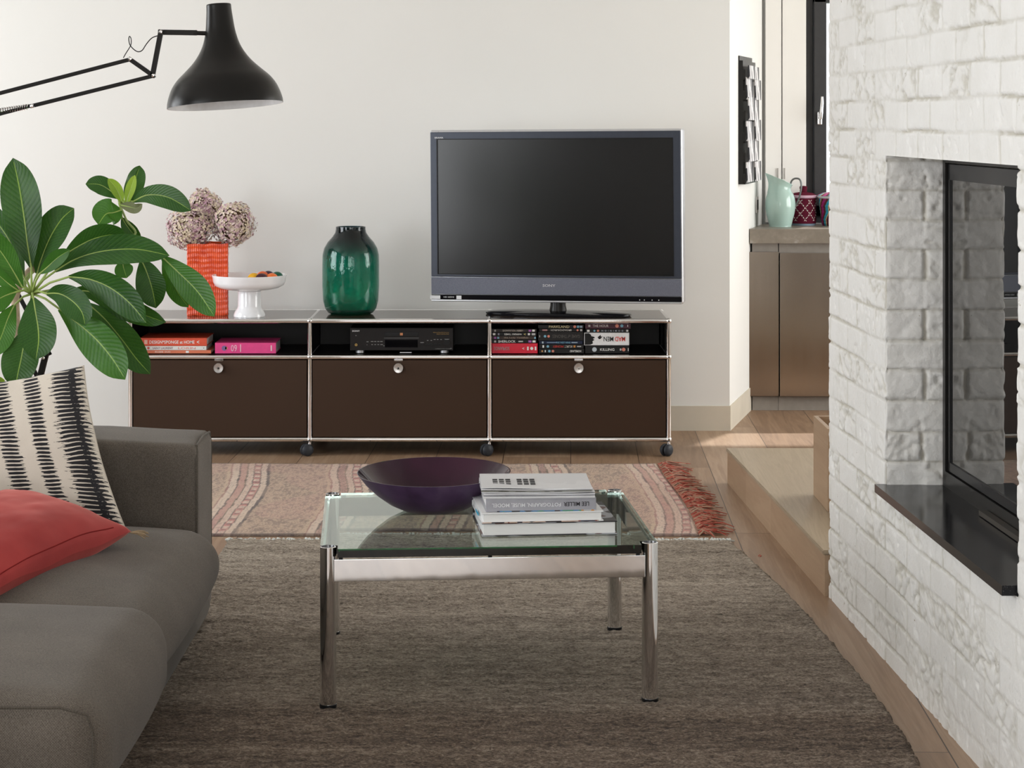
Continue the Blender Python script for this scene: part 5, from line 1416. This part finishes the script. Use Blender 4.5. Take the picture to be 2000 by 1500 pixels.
l1 = ((t1).frac()-.5).abs().lt(.06); l2 = ((t2).frac()-.5).abs().lt(.06)
dots = (a_*58.).sin().gt(-.35)*((z*520.).sin().gt(-.5)); zone = z.gt(.022)*z.lt(.128)
col = m.mix(l1.mx(l2)*dots*zone, (.10, .010, .025), (.80, .76, .74))
col = m.mix(z.lt(.010), col, (.35, .45, .55)); m.set('Base Color', m.mix(z.gt(.136)*z.lt(.150), col, (.62, .42, .52)))
basket(1569, 10.20, .062, .064, .138, 'burgundy coiled basket with white diamond lattice behind the mint pitcher', m.m)
m = M('multicolour_weave', (.3, .05, .2), .8); x, y, z = m.xyz()
at_ = m.node('ShaderNodeMath', operation='ARCTAN2'); m.nt.links.new(x.k, at_.inputs[0]); m.nt.links.new(y.k, at_.inputs[1]); a_ = E(m.nt, at_.outputs[0])
f_ = (a_*1.15+z*5.).frac(); zz = ((z*15.).frac()-.5).abs()
col = m.ramp((f_+zz*.35).frac(), [(0, (.35, .01, .16)), (.25, (.10, .012, .02)), (.45, (.55, .38, .18)), (.55, (.02, .30, .42)), (.8, (.10, .012, .02))], 'CONSTANT')
m.set('Base Color', m.mix(z.gt(.136)*z.lt(.148), col, (.7, .7, .75)))
basket(1629, 10.16, .060, .078, .140, 'flared multicoloured woven basket half hidden by the brick chimney', m.m)

# wall rack with magazines on the angled wall (local frame: x along the wall, y out of the wall)
ang_ = math.atan2(ww.y, ww.x)
tA = .40; p0 = Vector((XB+(XE-XB)*tA*.56, YB+(YE-YB)*tA*.56))
rk_o = Vector((1.105, 9.50)); rk_o = Vector((wall_x(9.50), 9.50))
RL = .43; rz0, rz1 = 1.103, 1.700
rk = root('magazine_rack', (rk_o.x, rk_o.y, rz0), ang_, 'tall black wall rack with tiers of pictures on the angled white wall', 'rack')
H_ = rz1-rz0
obj('rack_back', MB().box(0, RL, -.022, -.0012, 0, H_-.022, .001).box(0, RL, -.006, -.0012, H_-.03, H_), MT['black_metal'], rk)
rd = random.Random(4)
ph_ = art('black_and_white_print', (.03, .03, .035), (.66, .65, .67), 9, (3.2, 1, .7), [(.50, (.62, .60, .62)), (.54, (.82, .81, .82)), (.66, (.10, .10, .10))])
nT = 6
for i in range(nT):
    z0_ = i*H_/nT*.97; z1_ = z0_+H_/nT*.97
    off = .030
    obj('rack_tier', MB().box(.0, RL, -off-.004, -.022, z0_, z0_+.006).box(0, .004, -off-.004, -.022, z0_, z0_+.05), MT['black_metal'], rk)
ri = Matrix.Translation(rk.location) @ Matrix.Rotation(ang_, 4, 'Z')
tn = ['lowest', 'second lowest', 'third lowest', 'third highest', 'second highest', 'highest']
for i in range(nT):
    z0_ = i*H_/nT*.97+.008
    for j in range(2):
        hgt = H_/nT*.97+rd.uniform(-.006, .012) if not (i == nT-1) else H_/nT*.97-.035
        xw = RL/2-.012; x0_ = .006+j*(RL/2); dy_ = -.034-.010*((i+j) % 2)
        o_ = MB().box(0, xw, -.003, .003, 0, hgt, .0005)
        lo = ri @ Vector((x0_, dy_-.006, z0_))
        oo = obj('picture_magazine', o_, ph_, label='black and white picture magazine in the %s tier of the wall rack, %s side' % (tn[i], 'near' if j == 0 else 'window'), cat='magazine', group='magazines in the wall rack')
        oo.location = lo; oo.rotation_euler = (math.radians(-2), 0, ang_)
# socket on the angled wall
so_y = 9.985+.12; sx_ = wall_x(so_y); p_ = P(1481, 400, so_y)
r = root('wall_socket', (sx_, so_y, p_.z-.03), ang_, 'small dark steel wall socket above the worktop on the angled wall', 'socket')
obj('socket_plate', MB().box(-.04, .04, -.007, -.0008, -.01, .07, .002), MT['steel'], r)
obj('socket_insert', MB().box(-.025, .025, -.0085, -.006, .005, .055, .001), MT['black'], r)
